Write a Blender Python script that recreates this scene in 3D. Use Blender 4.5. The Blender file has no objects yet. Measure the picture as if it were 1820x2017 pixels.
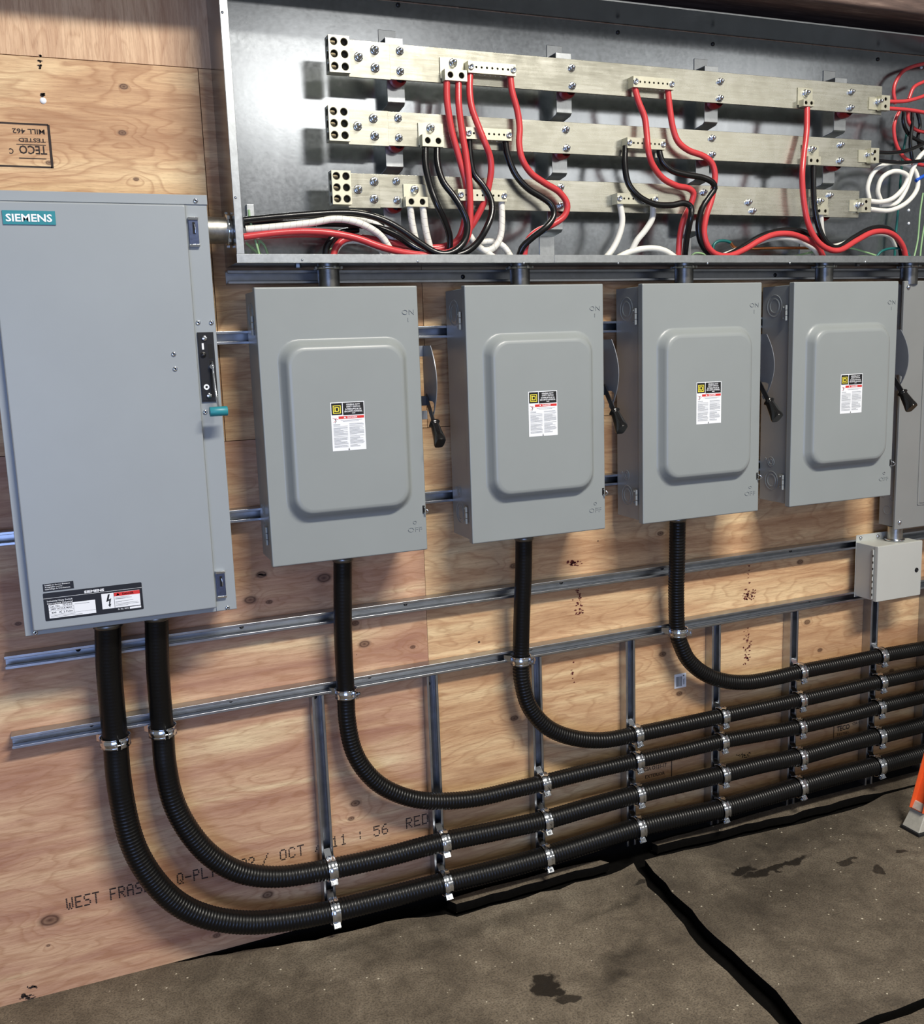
import bpy, bmesh, math, random
from math import sin, cos, pi, radians
from mathutils import Vector, Matrix

random.seed(7)
SC = bpy.context.scene
COL = SC.collection

# ------------------------------------------------------------------ camera
FPX = 1934.179
CX, CY = 910.0, 1008.5
RX, RY, RZ = .1682, .3875, -.0344
CAM = Vector((.0702, -2.781, 1.7649))
FW = Vector((sin(RY) * cos(RX), cos(RY) * cos(RX), -sin(RX)))
_r = Vector((cos(RY), -sin(RY), 0)); _u = _r.cross(FW)
RT = _r * cos(RZ) + _u * sin(RZ); UP = -_r * sin(RZ) + _u * cos(RZ)
cd = bpy.data.cameras.new('camera'); cam = bpy.data.objects.new('camera', cd); COL.objects.link(cam)
m = Matrix((RT, UP, -FW)).transposed().to_4x4(); m.translation = CAM
cam.matrix_world = m
cd.sensor_fit = 'HORIZONTAL'; cd.sensor_width = 36; cd.lens = 36 * FPX / 1820
cd.clip_start = .05; cd.clip_end = 100
SC.camera = cam

# ------------------------------------------------------------------ world, lamps, exposure
SC.view_settings.view_transform = 'Standard'; SC.view_settings.look = 'None'
SC.view_settings.gamma = 1; SC.view_settings.use_curve_mapping = False
SC.view_settings.exposure = 0.0
W = bpy.data.worlds.new('shop'); SC.world = W; W.use_nodes = True
bg = W.node_tree.nodes['Background']; bg.inputs[0].default_value = (.86, .86, .85, 1); bg.inputs[1].default_value = .22

def area(name, loc, target, sx, sy, power, color):
    l = bpy.data.lights.new(name, 'AREA'); l.shape = 'RECTANGLE'; l.size = sx; l.size_y = sy
    l.energy = power; l.color = color
    o = bpy.data.objects.new(name, l); COL.objects.link(o); o.location = loc
    d = Vector(target) - Vector(loc)
    o.rotation_euler = d.to_track_quat('-Z', 'Y').to_euler()
    return o
# high rows of shop lamps, an added fill for the trough, and the open garage door on the left letting in blue daylight
area('shop_lamp_front', (2.0, -3.9, 5.2), (1.6, -1.5, 0), 2.2, .4, 400, (1, .95, .86))
area('shop_lamp_back', (4.2, -12, 5.4), (2.5, -4.0, 0.6), 2.6, .5, 65, (1, .96, .9))
area('trough_fill_far', (9.5, -12, 5.0), (2.5, -2.0, 1.5), 5.0, 2.0, 75, (1, .97, .92))  # added unseen fill, brightens reflections in the right part of the trough
area('daylight_door', (-1.7, -6.4, 1.05), (0.2, 0, .9), 3.0, 2.1, 135, (.36, .52, 1))

# ------------------------------------------------------------------ pixel on the photo -> point in the place
def ray(px, py): return FW + RT * ((px - CX) / FPX) - UP * ((py - CY) / FPX)
def at(px, py, y=0.0):
    d = ray(px, py); t = (y - CAM.y) / d.y
    return CAM + d * t
def atf(px, py, z=0.0):
    d = ray(px, py); t = (z - CAM.z) / d.z
    return CAM + d * t

# ------------------------------------------------------------------ materials
def hexl(r, g, b):
    f = lambda c: (c / 255 / 12.92) if c / 255 <= .04045 else ((c / 255 + .055) / 1.055) ** 2.4
    return (f(r), f(g), f(b), 1)
class NT:
    def __init__(s, name):
        s.m = bpy.data.materials.new(name); s.m.use_nodes = True
        s.t = s.m.node_tree; s.b = s.t.nodes['Principled BSDF']
    def n(s, typ, **kw):
        nd = s.t.nodes.new(typ)
        for k, v in kw.items(): setattr(nd, k, v)
        return nd
    def l(s, a, b): s.t.links.new(a, b)
    def val(s, sock, v):
        if hasattr(v, 'links') or isinstance(v, bpy.types.NodeSocket): s.l(v, sock)
        else: sock.default_value = v
    def math(s, op, a, b=0.0, c=0.0, clamp=False):
        nd = s.n('ShaderNodeMath', operation=op, use_clamp=clamp)
        s.val(nd.inputs[0], a); s.val(nd.inputs[1], b); s.val(nd.inputs[2], c)
        return nd.outputs[0]
    def vmath(s, op, a, b=(0, 0, 0)):
        nd = s.n('ShaderNodeVectorMath', operation=op)
        s.val(nd.inputs[0], a); s.val(nd.inputs[1], b)
        return nd.outputs[1] if op in ('LENGTH', 'DISTANCE', 'DOT_PRODUCT') else nd.outputs[0]
    def noise(s, vec, scale, detail=3, rough=.55, dist=0):
        nd = s.n('ShaderNodeTexNoise'); s.val(nd.inputs['Vector'], vec)
        nd.inputs['Scale'].default_value = scale; nd.inputs['Detail'].default_value = detail
        nd.inputs['Roughness'].default_value = rough; nd.inputs['Distortion'].default_value = dist
        return nd.outputs[0]
    def ramp(s, fac, stops, interp='LINEAR'):
        nd = s.n('ShaderNodeValToRGB'); s.val(nd.inputs[0], fac); cr = nd.color_ramp; cr.interpolation = interp
        while len(cr.elements) < len(stops): cr.elements.new(.5)
        for e, (p, c) in zip(cr.elements, stops):
            e.position = p; e.color = c if isinstance(c, tuple) else (c, c, c, 1)
        return nd.outputs[0]
    def mix(s, fac, a, b, mode='MIX'):
        nd = s.n('ShaderNodeMix', data_type='RGBA', blend_type=mode)
        s.val(nd.inputs[0], fac); s.val(nd.inputs[6], a); s.val(nd.inputs[7], b)
        return nd.outputs[2]
    def bump(s, h, strength=.2, dist=.001):
        nd = s.n('ShaderNodeBump'); nd.inputs['Strength'].default_value = strength; nd.inputs['Distance'].default_value = dist
        s.l(h, nd.inputs['Height']); s.l(nd.outputs[0], s.b.inputs['Normal'])
    def coord(s, k='Object'): return s.n('ShaderNodeTexCoord').outputs[k]
    def geo(s): return s.n('ShaderNodeNewGeometry').outputs['Position']

def simple(name, col, rough=.4, metal=0.0, var=0.0, vscale=40, bump=0.0, bscale=300, rvar=0.0, coat=0):
    k = NT(name); c = col
    p = k.geo()
    if var or rvar:
        n = k.noise(p, vscale, 4, .6)
        if var:
            hi = tuple(min(1, x * (1 + var)) for x in col[:3]) + (1,); lo = tuple(x * (1 - var) for x in col[:3]) + (1,)
            k.l(k.ramp(n, [(.3, lo), (.7, hi)]), k.b.inputs['Base Color'])
        if rvar:
            k.l(k.math('ADD', k.math('MULTIPLY', n, rvar * 2), rough - rvar), k.b.inputs['Roughness'])
    if not var: k.b.inputs['Base Color'].default_value = col
    if not rvar: k.b.inputs['Roughness'].default_value = rough
    k.b.inputs['Metallic'].default_value = metal
    if coat: k.b.inputs['Coat Weight'].default_value = coat; k.b.inputs['Coat Roughness'].default_value = .15
    if bump: k.bump(k.noise(p, bscale, 3), bump, .0006)
    return k.m

GREY = simple('grey_enamel', hexl(138, 143, 142), .36, 0, .02, 6, .06, 500)
GREY_L = simple('light_grey_enamel', hexl(145, 151, 154), .38, 0, .02, 6, .06, 500)
GREY_P = simple('pale_grey_enamel', hexl(178, 180, 174), .4, 0, .02, 6, .05, 500)
GREY_D = simple('panel_grey_enamel', hexl(128, 130, 128), .4, 0, .03, 6, .06, 500)
LUG = simple('lug_alloy', hexl(206, 203, 182), .42, .75, .06, 60, .08, 300)
BOLT = simple('zinc_bolt', hexl(205, 208, 212), .2, 1, .05, 200)
CLAMPM = simple('zinc_clamp', hexl(214, 218, 224), .16, 1, .05, 60, .05, 150)
CHROME = simple('polished_zinc', hexl(215, 220, 226), .14, 1)
BLUEZ = simple('blued_zinc', hexl(120, 132, 165), .25, 1, .2, 150)
PIPE = simple('galvanised_pipe', hexl(168, 166, 158), .38, 1, .15, 90, .12, 400)
DARKPIPE = simple('dull_galvanised_pipe', hexl(120, 120, 118), .36, 1, .2, 60, .1, 300)
BLACKP = simple('black_plastic', hexl(24, 23, 24), .35, 0, .05, 30)
BLACKG = simple('black_gloss', hexl(16, 15, 15), .18, 0)
BLACK = simple('black_hole', hexl(8, 8, 8), .8)
COND = simple('black_conduit_jacket', hexl(10, 10, 10), .36, 0, .1, 30, .1, 200)
COND.node_tree.nodes['Principled BSDF'].inputs['Specular IOR Level'].default_value = .3
REDW = simple('red_insulation', hexl(192, 60, 62), .3, 0, .06, 30)
BLKW = simple('black_insulation', hexl(14, 14, 15), .25, 0)
GRNW = simple('light_green_insulation', hexl(142, 178, 128), .4)
DGRN = simple('dark_green_insulation', hexl(14, 92, 88), .35)
BLUW = simple('blue_insulation', hexl(24, 84, 190), .35)
COPPER = simple('copper', hexl(220, 140, 90), .3, 1, .1, 200)
INSUL = simple('red_insulator', hexl(150, 22, 22), .4)
TEAL = simple('teal_plastic', hexl(38, 128, 138), .4)
WHITE = simple('white_print', hexl(232, 234, 236), .5)
INK = simple('black_ink', hexl(14, 14, 16), .5)
STAMP = simple('stamp_ink', hexl(42, 30, 26), .8)
RSTAMP = simple('red_marker_ink', hexl(88, 24, 22), .8)
GREYINK = simple('grey_ink', hexl(112, 118, 126), .6)
REDINK = simple('red_ink', hexl(205, 44, 40), .5)
YELL = simple('yellow_ink', hexl(236, 220, 70), .5)
ORANGE = simple('orange_fibreglass', hexl(226, 92, 40), .45, 0, .06, 40)
FOOTM = simple('cast_aluminium_foot', hexl(186, 182, 168), .5, .15, .1, 80, .15, 200)
RUBBER = simple('black_rubber', hexl(22, 21, 20), .7)

def white_tape():
    k = NT('white_taped_insulation'); uv = k.n('ShaderNodeUVMap'); sep = k.n('ShaderNodeSeparateXYZ')
    k.l(uv.outputs[0], sep.inputs[0])
    v = k.math('ADD', k.math('MULTIPLY', sep.outputs[1], 55), k.math('MULTIPLY', sep.outputs[0], .8))
    v = k.math('ADD', v, k.math('MULTIPLY', k.noise(k.geo(), 30, 2), .9))
    fr = k.math('FRACT', v)
    edge = k.ramp(fr, [(0, 0.0), (.05, 1.0), (.94, 1.0), (1, .2)])
    k.l(k.mix(edge, hexl(166, 160, 148), hexl(226, 223, 212)), k.b.inputs['Base Color'])
    k.b.inputs['Roughness'].default_value = .4; k.bump(fr, .5, .0012)
    return k.m
WHTW = white_tape()
WHTP = simple('white_insulation', hexl(222, 220, 210), .4)

def galv(name, base, rough, streak=.5):
    k = NT(name); p = k.geo()
    mp = k.n('ShaderNodeMapping'); k.l(p, mp.inputs[0]); mp.inputs['Scale'].default_value = (3, 3, 1)
    n1 = k.noise(mp.outputs[0], 4, 4, .6, .6); n2 = k.noise(p, 90, 4, .7); n3 = k.noise(p, 2.0, 3)
    f = k.math('ADD', k.math('MULTIPLY', n1, .5), k.math('MULTIPLY', n2, .5))
    lo = tuple(x * .86 for x in base[:3]) + (1,); hi = tuple(min(1, x * 1.12) for x in base[:3]) + (1,)
    k.l(k.ramp(f, [(.35, lo), (.65, hi)]), k.b.inputs['Base Color'])
    k.l(k.math('ADD', k.math('MULTIPLY', n3, .10), k.math('MULTIPLY', n2, .08) if streak else rough), k.b.inputs['Roughness'])
    r = k.math('ADD', k.math('MULTIPLY', n3, .12), k.math('MULTIPLY', n2, .10))
    k.l(k.math('ADD', r, rough - .11), k.b.inputs['Roughness'])
    k.b.inputs['Metallic'].default_value = 1
    vor = k.n('ShaderNodeTexVoronoi'); k.l(p, vor.inputs['Vector']); vor.inputs['Scale'].default_value = 60
    h = k.math('ADD', k.math('MULTIPLY', n2, .5), k.math('MULTIPLY', vor.outputs[0], .25))
    k.bump(h, .08, .001)
    return k.m
GALV = galv('galvanised_sheet', hexl(160, 165, 170), .20)
GALVF = galv('galvanised_flange', hexl(176, 180, 182), .42)
STRUT = simple('strut_steel', hexl(176, 180, 186), .32, 1, .12, 25, .03, 200, .06)
BRACKET = galv('bracket_steel', hexl(190, 194, 196), .34)

def barmat():
    k = NT('tinned_busbar'); p = k.geo()
    mp = k.n('ShaderNodeMapping'); k.l(p, mp.inputs[0]); mp.inputs['Scale'].default_value = (1, 1, 14)
    n1 = k.noise(mp.outputs[0], 9, 5, .65, .3); n2 = k.noise(p, 12, 5, .6, .5)
    f = k.math('ADD', k.math('MULTIPLY', n1, .45), k.math('MULTIPLY', n2, .55))
    k.l(k.ramp(f, [(.32, hexl(160, 157, 142)), (.5, hexl(190, 188, 173)), (.68, hexl(214, 212, 200))]), k.b.inputs['Base Color'])
    k.l(k.math('ADD', k.math('MULTIPLY', f, .26), .14), k.b.inputs['Roughness'])
    k.b.inputs['Metallic'].default_value = .9
    k.bump(n1, .08, .0008)
    return k.m
BAR = barmat()

KNOTS = [(.1146, 2.5668, .2), (.3112, 2.4466, .6), (.2976, 2.3333, .6), (.1156, 2.253, .5), (.3216, 2.2199, .4), (.5742, 1.133, .8),
         (.5907, 1.0493, .5), (.5372, 1.0624, 1.1), (-.0792, .2224, 1.5), (-.0904, .1478, .4), (.3668, .0509, .7), (.5252, .1416, 1.0), (.8454, .949, .7),
         (1.0247, .8469, .5), (1.3777, 1.0634, .8), (1.3654, .5526, .8), (1.9317, 1.1111, .7), (2.5344, .9418, .8), (1.94, .682, .8), (2.5746, .7073, .9),
         (2.6386, .5896, .6), (2.0099, .5256, .7), (.7569, 1.0999, 1.2), (.8143, .3744, .9), (.7987, .3273, .6), (-.0738, 1.0781, .5), (.66, 1.75, .6), (1.02, 1.71, .3), (1.0, 1.4, .4),
         (.87, .88, 1.0), (2.93, .8, .5), (3.0, .45, .7)]
def plywood(name, vertical=False):
    k = NT(name); p = k.geo(); sep = k.n('ShaderNodeSeparateXYZ'); k.l(p, sep.inputs[0])
    X, Z = sep.outputs[0], sep.outputs[2]
    at_ = k.n('ShaderNodeAttribute', attribute_name='sheet'); sh = at_.outputs['Fac']
    if vertical: X, Z = Z, X
    cb = k.n('ShaderNodeCombineXYZ'); k.l(k.math('MULTIPLY', X, 1.0), cb.inputs[0]); k.l(k.math('MULTIPLY', Z, 3.6), cb.inputs[1]); k.l(k.math('MULTIPLY', sh, 3.7), cb.inputs[2])
    low = k.noise(cb.outputs[0], 1.7, 3, .55, .35)
    ph = k.math('ADD', k.math('MULTIPLY', Z, 9 if not vertical else 22), k.math('MULTIPLY', low, 13))
    spots = None
    if not vertical:
        cp = k.n('ShaderNodeCombineXYZ'); k.l(X, cp.inputs[0]); k.l(k.math('MULTIPLY', Z, 1.0), cp.inputs[1])
        wob = k.noise(cb.outputs[0], 6, 2); 
        cpw = k.vmath('ADD', cp.outputs[0], k.n('ShaderNodeCombineXYZ').outputs[0])
        for (kx, kz, s) in KNOTS:
            dv = k.vmath('SUBTRACT', cpw, (kx, kz, 0)); dv = k.vmath('MULTIPLY', dv, (.62, 1.0, 0))
            d = k.vmath('LENGTH', dv); d = k.math('ADD', d, k.math('MULTIPLY', k.math('SUBTRACT', wob, .5), .006))
            g = k.math('EXPONENT', k.math('MULTIPLY', d, -1 / (.045 * s)))
            ph = k.math('ADD', ph, k.math('MULTIPLY', g, 3.4 * (1 if kx * 7 % 1 > .4 else -1)))
            core = k.math('SUBTRACT', 1.0, k.math('DIVIDE', d, .0155 * s), clamp=True)
            spots = core if spots is None else k.math('MAXIMUM', spots, core)
    fr = k.math('FRACT', ph)
    line = k.ramp(fr, [(0, 0.0), (.55, .12), (.84, 1.0), (.91, .5), (1, 0.0)])
    cb2 = k.n('ShaderNodeCombineXYZ'); k.l(k.math('MULTIPLY', X, 3.0), cb2.inputs[0]); k.l(k.math('MULTIPLY', Z, 60), cb2.inputs[1]); k.l(sh, cb2.inputs[2])
    fib = k.noise(cb2.outputs[0], 3.2, 5, .7, .2)
    cb3 = k.n('ShaderNodeCombineXYZ'); k.l(X, cb3.inputs[0]); k.l(k.math('MULTIPLY', Z, 8), cb3.inputs[1]); k.l(k.math('MULTIPLY', sh, 9.1), cb3.inputs[2])
    tone = k.noise(cb3.outputs[0], 1.6, 3, .5, .6)
    pal = k.ramp(tone, [(.30, hexl(164, 120, 98)), (.47, hexl(189, 148, 119)), (.60, hexl(205, 168, 134)), (.72, hexl(226, 201, 160))])
    pal2 = k.ramp(tone, [(.30, hexl(172, 132, 96)), (.5, hexl(204, 166, 124)), (.70, hexl(228, 200, 154))])
    base = k.mix(k.math('GREATER_THAN', sh, 2.5), pal, pal2) if not vertical else k.ramp(tone, [(.3, hexl(188, 150, 118)), (.7, hexl(218, 184, 148))])
    base = k.mix(k.math('MULTIPLY', line, k.math('ADD', k.math('MULTIPLY', k.math('GREATER_THAN', sh, 4.5), .10), .36) if not vertical else .3), base, hexl(146, 96, 58), 'MIX')
    base = k.mix(k.ramp(fib, [(.42, .0), (.70, .42)]), base, hexl(140, 94, 62))
    cb4 = k.n('ShaderNodeCombineXYZ'); k.l(k.math('MULTIPLY', X, 14.0), cb4.inputs[0]); k.l(k.math('MULTIPLY', Z, 260), cb4.inputs[1]); k.l(sh, cb4.inputs[2])
    pore = k.noise(cb4.outputs[0], 2.6, 3, .6)
    base = k.mix(k.ramp(pore, [(.56, 0.0), (.72, .5)]), base, hexl(122, 80, 54))
    base = k.mix(k.ramp(fib, [(.2, .25), (.42, 0.0)]), base, hexl(232, 200, 160))
    if spots is not None:
        base = k.mix(k.ramp(spots, [(0.0, 0.0), (.25, .35), (.45, .92), (.62, .6), (1, .95)]), base, hexl(66, 34, 20))
    # small dark flecks
    vo = k.n('ShaderNodeTexVoronoi'); k.l(p, vo.inputs['Vector']); vo.inputs['Scale'].default_value = 5.5
    base = k.mix(k.math('LESS_THAN', vo.outputs[0], .022), base, hexl(60, 38, 28))
    k.l(base, k.b.inputs['Base Color'])
    k.b.inputs['Roughness'].default_value = .62
    k.bump(k.math('ADD', k.math('MULTIPLY', line, -.6), fib), .16, .0015)
    return k.m
PLY = plywood('plywood_face'); PLYV = plywood('plywood_face_upright', True)

def darkwood():
    k = NT('rough_brown_timber'); p = k.geo()
    mp = k.n('ShaderNodeMapping'); k.l(p, mp.inputs[0]); mp.inputs['Scale'].default_value = (1, 12, 12)
    n = k.noise(mp.outputs[0], 7, 5, .65, .4); n2 = k.noise(p, 3, 3)
    k.l(k.ramp(k.math('ADD', k.math('MULTIPLY', n, .7), k.math('MULTIPLY', n2, .3)), [(.3, hexl(56, 42, 38)), (.55, hexl(92, 74, 66)), (.75, hexl(136, 116, 104))]), k.b.inputs['Base Color'])
    k.b.inputs['Roughness'].default_value = .75; k.bump(n, .4, .002)
    return k.m
TIMBER = darkwood()

STAINS = [  # x, y, rx, ry, rot, darkness : oil marks soaked into the slabs
    (atf(1530, 1708), .15, .018, .1, .9), (atf(1465, 1716), .05, .028, .2, .9), (atf(1727, 1710), .032, .022, .8, .8), (atf(1662, 1697), .03, .016, 0, .8), (atf(1678, 1690), .02, .012, 0, .8),
    (atf(1071, 1937), .05, .035, .5, .95), (atf(1088, 1953), .04, .02, -.6, .95), (atf(1115, 1968), .04, .018, -.4, .85),
    (atf(1775, 1678), .028, .016, 0, .8), (atf(1232, 1881), .11, .04, .1, .5), (atf(1210, 1920), .05, .04, .2, .55), (atf(1600, 1640), .35, .12, .1, .35), (atf(1540, 1760), .45, .14, .1, .4),
    (atf(930, 1835), .5, .05, .1, .3), (atf(1230, 1780), .22, .03, .15, .45), (atf(1270, 1737), .04, .015, 0, .7), (atf(720, 1850), .3, .03, .05, .3)]
def concrete(name, dark):
    k = NT(name); p = k.geo()
    n1 = k.noise(p, 2.2, 6, .62, .5); n2 = k.noise(p, 11, 8, .75, .4); n3 = k.noise(p, 170, 3, .7)
    f = k.math('ADD', k.math('MULTIPLY', n1, .55), k.math('MULTIPLY', n2, .45))
    c = [(.34, hexl(66, 58, 48)), (.47, hexl(100, 90, 76)), (.56, hexl(122, 111, 95)), (.70, hexl(156, 145, 126))]
    c = [(a, tuple(x * dark for x in b[:3]) + (1,)) for a, b in c]
    col = k.ramp(f, c)
    col = k.mix(k.ramp(n3, [(.38, .6), (.55, 0.0)]), col, hexl(44, 38, 32))
    wob = k.n('ShaderNodeTexNoise'); k.l(p, wob.inputs['Vector']); wob.inputs['Scale'].default_value = 22; wob.inputs['Detail'].default_value = 4
    off = k.vmath('MULTIPLY', k.vmath('SUBTRACT', wob.outputs[1], (.5, .5, .5)), (.075, .075, 0))
    pp = k.vmath('ADD', p, off); acc = None
    for (c0, rx, ry, rot, dk) in STAINS:
        d = k.vmath('SUBTRACT', pp, (c0.x, c0.y, 0))
        mp = k.n('ShaderNodeMapping', vector_type='POINT'); k.l(d, mp.inputs[0])
        mp.inputs['Rotation'].default_value = (0, 0, -rot)
        d2 = k.vmath('MULTIPLY', mp.outputs[0], (1 / rx, 1 / ry, 0)); L = k.vmath('LENGTH', d2)
        soft = .25 if dk > .6 else .9
        v = k.math('MULTIPLY', k.math('DIVIDE', k.math('SUBTRACT', 1.1, L), soft, clamp=True), dk)
        acc = v if acc is None else k.math('MAXIMUM', acc, v)
    col = k.mix(acc, col, hexl(22, 19, 16))
    vo = k.n('ShaderNodeTexVoronoi'); k.l(p, vo.inputs['Vector']); vo.inputs['Scale'].default_value = 34
    vo.inputs['Randomness'].default_value = 1
    sp = k.math('MULTIPLY', k.math('LESS_THAN', vo.outputs[0], .10), k.math('GREATER_THAN', n2, .53))
    col = k.mix(sp, col, hexl(196, 188, 168))
    k.l(col, k.b.inputs['Base Color'])
    k.l(k.math('SUBTRACT', .72, k.math('MULTIPLY', acc, .3)), k.b.inputs['Roughness'])
    k.bump(k.math('ADD', n2, k.math('MULTIPLY', n3, .6)), .5, .004)
    return k.m
CONC = concrete('stained_concrete', .95); CONCD = concrete('oily_concrete', .78)
DIRT = simple('black_dirt', hexl(9, 8, 7), .9, 0, .3, 60, .5, 120)
DIRT.node_tree.nodes['Principled BSDF'].inputs['Specular IOR Level'].default_value = .1

# ------------------------------------------------------------------ mesh builder
class MB:
    def __init__(s): s.v = []; s.f = []; s.mi = []; s.sm = []; s.uv = {}
    def add(s, vs, fs, mi=0, smooth=False, uvs=None):
        o = len(s.v); s.v += [Vector(a) for a in vs]
        for i, f in enumerate(fs):
            if uvs: s.uv[len(s.f)] = uvs[i]
            s.f.append([o + j for j in f]); s.mi.append(mi); s.sm.append(smooth)
        return s
    def box(s, a, b, mi=0):
        x0, y0, z0 = (min(a[i], b[i]) for i in range(3)); x1, y1, z1 = (max(a[i], b[i]) for i in range(3))
        vs = [(x0, y0, z0), (x1, y0, z0), (x1, y1, z0), (x0, y1, z0), (x0, y0, z1), (x1, y0, z1), (x1, y1, z1), (x0, y1, z1)]
        return s.add(vs, [(0, 3, 2, 1), (4, 5, 6, 7), (0, 1, 5, 4), (1, 2, 6, 5), (2, 3, 7, 6), (3, 0, 4, 7)], mi)
    def obox(s, c, ax, ay, az, hx, hy, hz, mi=0):
        c = Vector(c); ax, ay, az = (Vector(q).normalized() for q in (ax, ay, az))
        vs = [c + ax * (i * hx) + ay * (j * hy) + az * (k * hz) for k in (-1, 1) for i, j in ((-1, -1), (1, -1), (1, 1), (-1, 1))]
        return s.add(vs, [(0, 3, 2, 1), (4, 5, 6, 7), (0, 1, 5, 4), (1, 2, 6, 5), (2, 3, 7, 6), (3, 0, 4, 7)], mi)
    def prism(s, pts, off, mi=0, smooth=False):      # closed polygon pts swept by vector off
        n = len(pts); pts = [Vector(p) for p in pts]; off = Vector(off)
        vs = pts + [p + off for p in pts]
        s.add(vs, [list(range(n))[::-1], list(range(n, 2 * n))], mi)
        s.add(vs, [(i, (i + 1) % n, n + (i + 1) % n, n + i) for i in range(n)], mi, smooth)
        return s
    def cyl(s, a, b, r, n=20, mi=0, r2=None, cap=True, smooth=True):
        a = Vector(a); b = Vector(b); d = (b - a).normalized(); r2 = r if r2 is None else r2
        e = d.orthogonal().normalized(); g = d.cross(e)
        A = [a + (e * cos(2 * pi * i / n) + g * sin(2 * pi * i / n)) * r for i in range(n)]
        B = [b + (e * cos(2 * pi * i / n) + g * sin(2 * pi * i / n)) * r2 for i in range(n)]
        s.add(A + B, [(i, (i + 1) % n, n + (i + 1) % n, n + i) for i in range(n)], mi, smooth)
        if cap: s.add(A, [list(range(n))[::-1]], mi); s.add(B, [list(range(n))], mi)
        return s
    def lathe(s, o, axis, prof, n=24, mi=0, smooth=True, a0=0, a1=2 * pi):
        o = Vector(o); d = Vector(axis).normalized(); e = d.orthogonal().normalized(); g = d.cross(e)
        full = abs(a1 - a0 - 2 * pi) < 1e-6; m_ = n if full else n + 1
        vs = [o + d * h + (e * cos(a0 + (a1 - a0) * i / n) + g * sin(a0 + (a1 - a0) * i / n)) * r for (r, h) in prof for i in range(m_)]
        fs = []
        for k in range(len(prof) - 1):
            for i in range(n):
                j = (i + 1) % m_
                fs.append((k * m_ + i, k * m_ + j, (k + 1) * m_ + j, (k + 1) * m_ + i))
        return s.add(vs, fs, mi, smooth)
    def tube(s, path, r, n=10, mi=0, rf=None, cap=True):
        P = [Vector(p) for p in path]; N = len(P)
        T = [(P[min(i + 1, N - 1)] - P[max(i - 1, 0)]).normalized() for i in range(N)]
        e = T[0].orthogonal().normalized(); rings = []; L = 0; vs = []; Ls = []
        for i in range(N):
            if i: 
                L += (P[i] - P[i - 1]).length
                e = (e - T[i] * e.dot(T[i])).normalized()
            g = T[i].cross(e); rr = rf(i, L) if rf else r
            vs += [P[i] + (e * cos(2 * pi * k / n) + g * sin(2 * pi * k / n)) * rr for k in range(n)]; Ls.append(L)
        fs = []; uvs = []
        for i in range(N - 1):
            for k in range(n):
                j = (k + 1) % n
                fs.append((i * n + k, i * n + j, (i + 1) * n + j, (i + 1) * n + k))
                uvs.append(((k / n, Ls[i]), ((k + 1) / n, Ls[i]), ((k + 1) / n, Ls[i + 1]), (k / n, Ls[i + 1])))
        s.add(vs, fs, mi, True, uvs)
        if cap: s.add(vs[:n], [list(range(n))[::-1]], mi); s.add(vs[-n:], [list(range(n))], mi)
        return s
    def rects(s, o, eu, ev, rs, mi=0):     # flat rectangles (u0,v0,u1,v1)
        o = Vector(o); eu = Vector(eu); ev = Vector(ev)
        for (a, b, c, d) in rs:
            s.add([o + eu * a + ev * b, o + eu * c + ev * b, o + eu * c + ev * d, o + eu * a + ev * d], [(0, 1, 2, 3)], mi)
        return s
    def text(s, txt, o, eu, ev, size, mi=0, bold=0, center=False, width=None, extr=0):
        vs, fs = glyphs(txt, bold, extr)
        if not vs: return s
        x0 = min(v[0] for v in vs); x1 = max(v[0] for v in vs)
        sx = size if width is None else width / (x1 - x0)
        o = Vector(o); eu = Vector(eu).normalized(); ev = Vector(ev).normalized(); nn = eu.cross(ev)
        sh = -(x0 + x1) / 2 if center else -x0
        return s.add([o + eu * ((v[0] + sh) * sx) + ev * (v[1] * size) + nn * v[2] for v in vs], fs, mi)
    def build(s, name, mats, parent=None, bevel=0, seg=2, wn=False, angle=35):
        org = ORG.get(parent.name, Vector()) if parent else (s.v[0].copy() if False else Vector())
        me = bpy.data.meshes.new(name)
        me.from_pydata([tuple(v - org) for v in s.v], [], s.f)
        mats = mats if isinstance(mats, (list, tuple)) else [mats]
        for q in mats: me.materials.append(q)
        me.polygons.foreach_set('material_index', s.mi); me.polygons.foreach_set('use_smooth', s.sm)
        if s.uv:
            ul = me.uv_layers.new(name='UVMap')
            for pi_, uvs in s.uv.items():
                p = me.polygons[pi_]
                for q, li in enumerate(p.loop_indices): ul.data[li].uv = uvs[q]
        me.update()
        o = bpy.data.objects.new(name, me); COL.objects.link(o)
        if parent: o.parent = parent; ORG[o.name] = org
        else: ORG[o.name] = Vector()
        if wn:
            me.set_sharp_from_angle(angle=radians(60))
            w_ = o.modifiers.new('weighted', 'WEIGHTED_NORMAL'); w_.keep_sharp = True; w_.weight = 90; w_.mode = 'FACE_AREA'
        if bevel:
            b = o.modifiers.new('bevel', 'BEVEL'); b.width = bevel; b.segments = seg; b.limit_method = 'ANGLE'; b.angle_limit = radians(angle)
            b.harden_normals = True
            if not any(s.sm):
                me.polygons.foreach_set('use_smooth', [True] * len(s.f))
        return o
ORG = {}
_gc = {}
def glyphs(txt, bold=0, extr=0):
    key = (txt, bold, extr)
    if key in _gc: return _gc[key]
    c = bpy.data.curves.new('t', 'FONT'); c.body = txt; c.size = 1; c.offset = bold; c.resolution_u = 2; c.extrude = extr
    o = bpy.data.objects.new('t', c); COL.objects.link(o)
    dg = bpy.context.evaluated_depsgraph_get(); ev = o.evaluated_get(dg); me = ev.to_mesh()
    r = ([tuple(v.co) for v in me.vertices], [tuple(p.vertices) for p in me.polygons])
    ev.to_mesh_clear(); bpy.data.objects.remove(o); bpy.data.curves.remove(c)
    _gc[key] = r; return r

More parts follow.
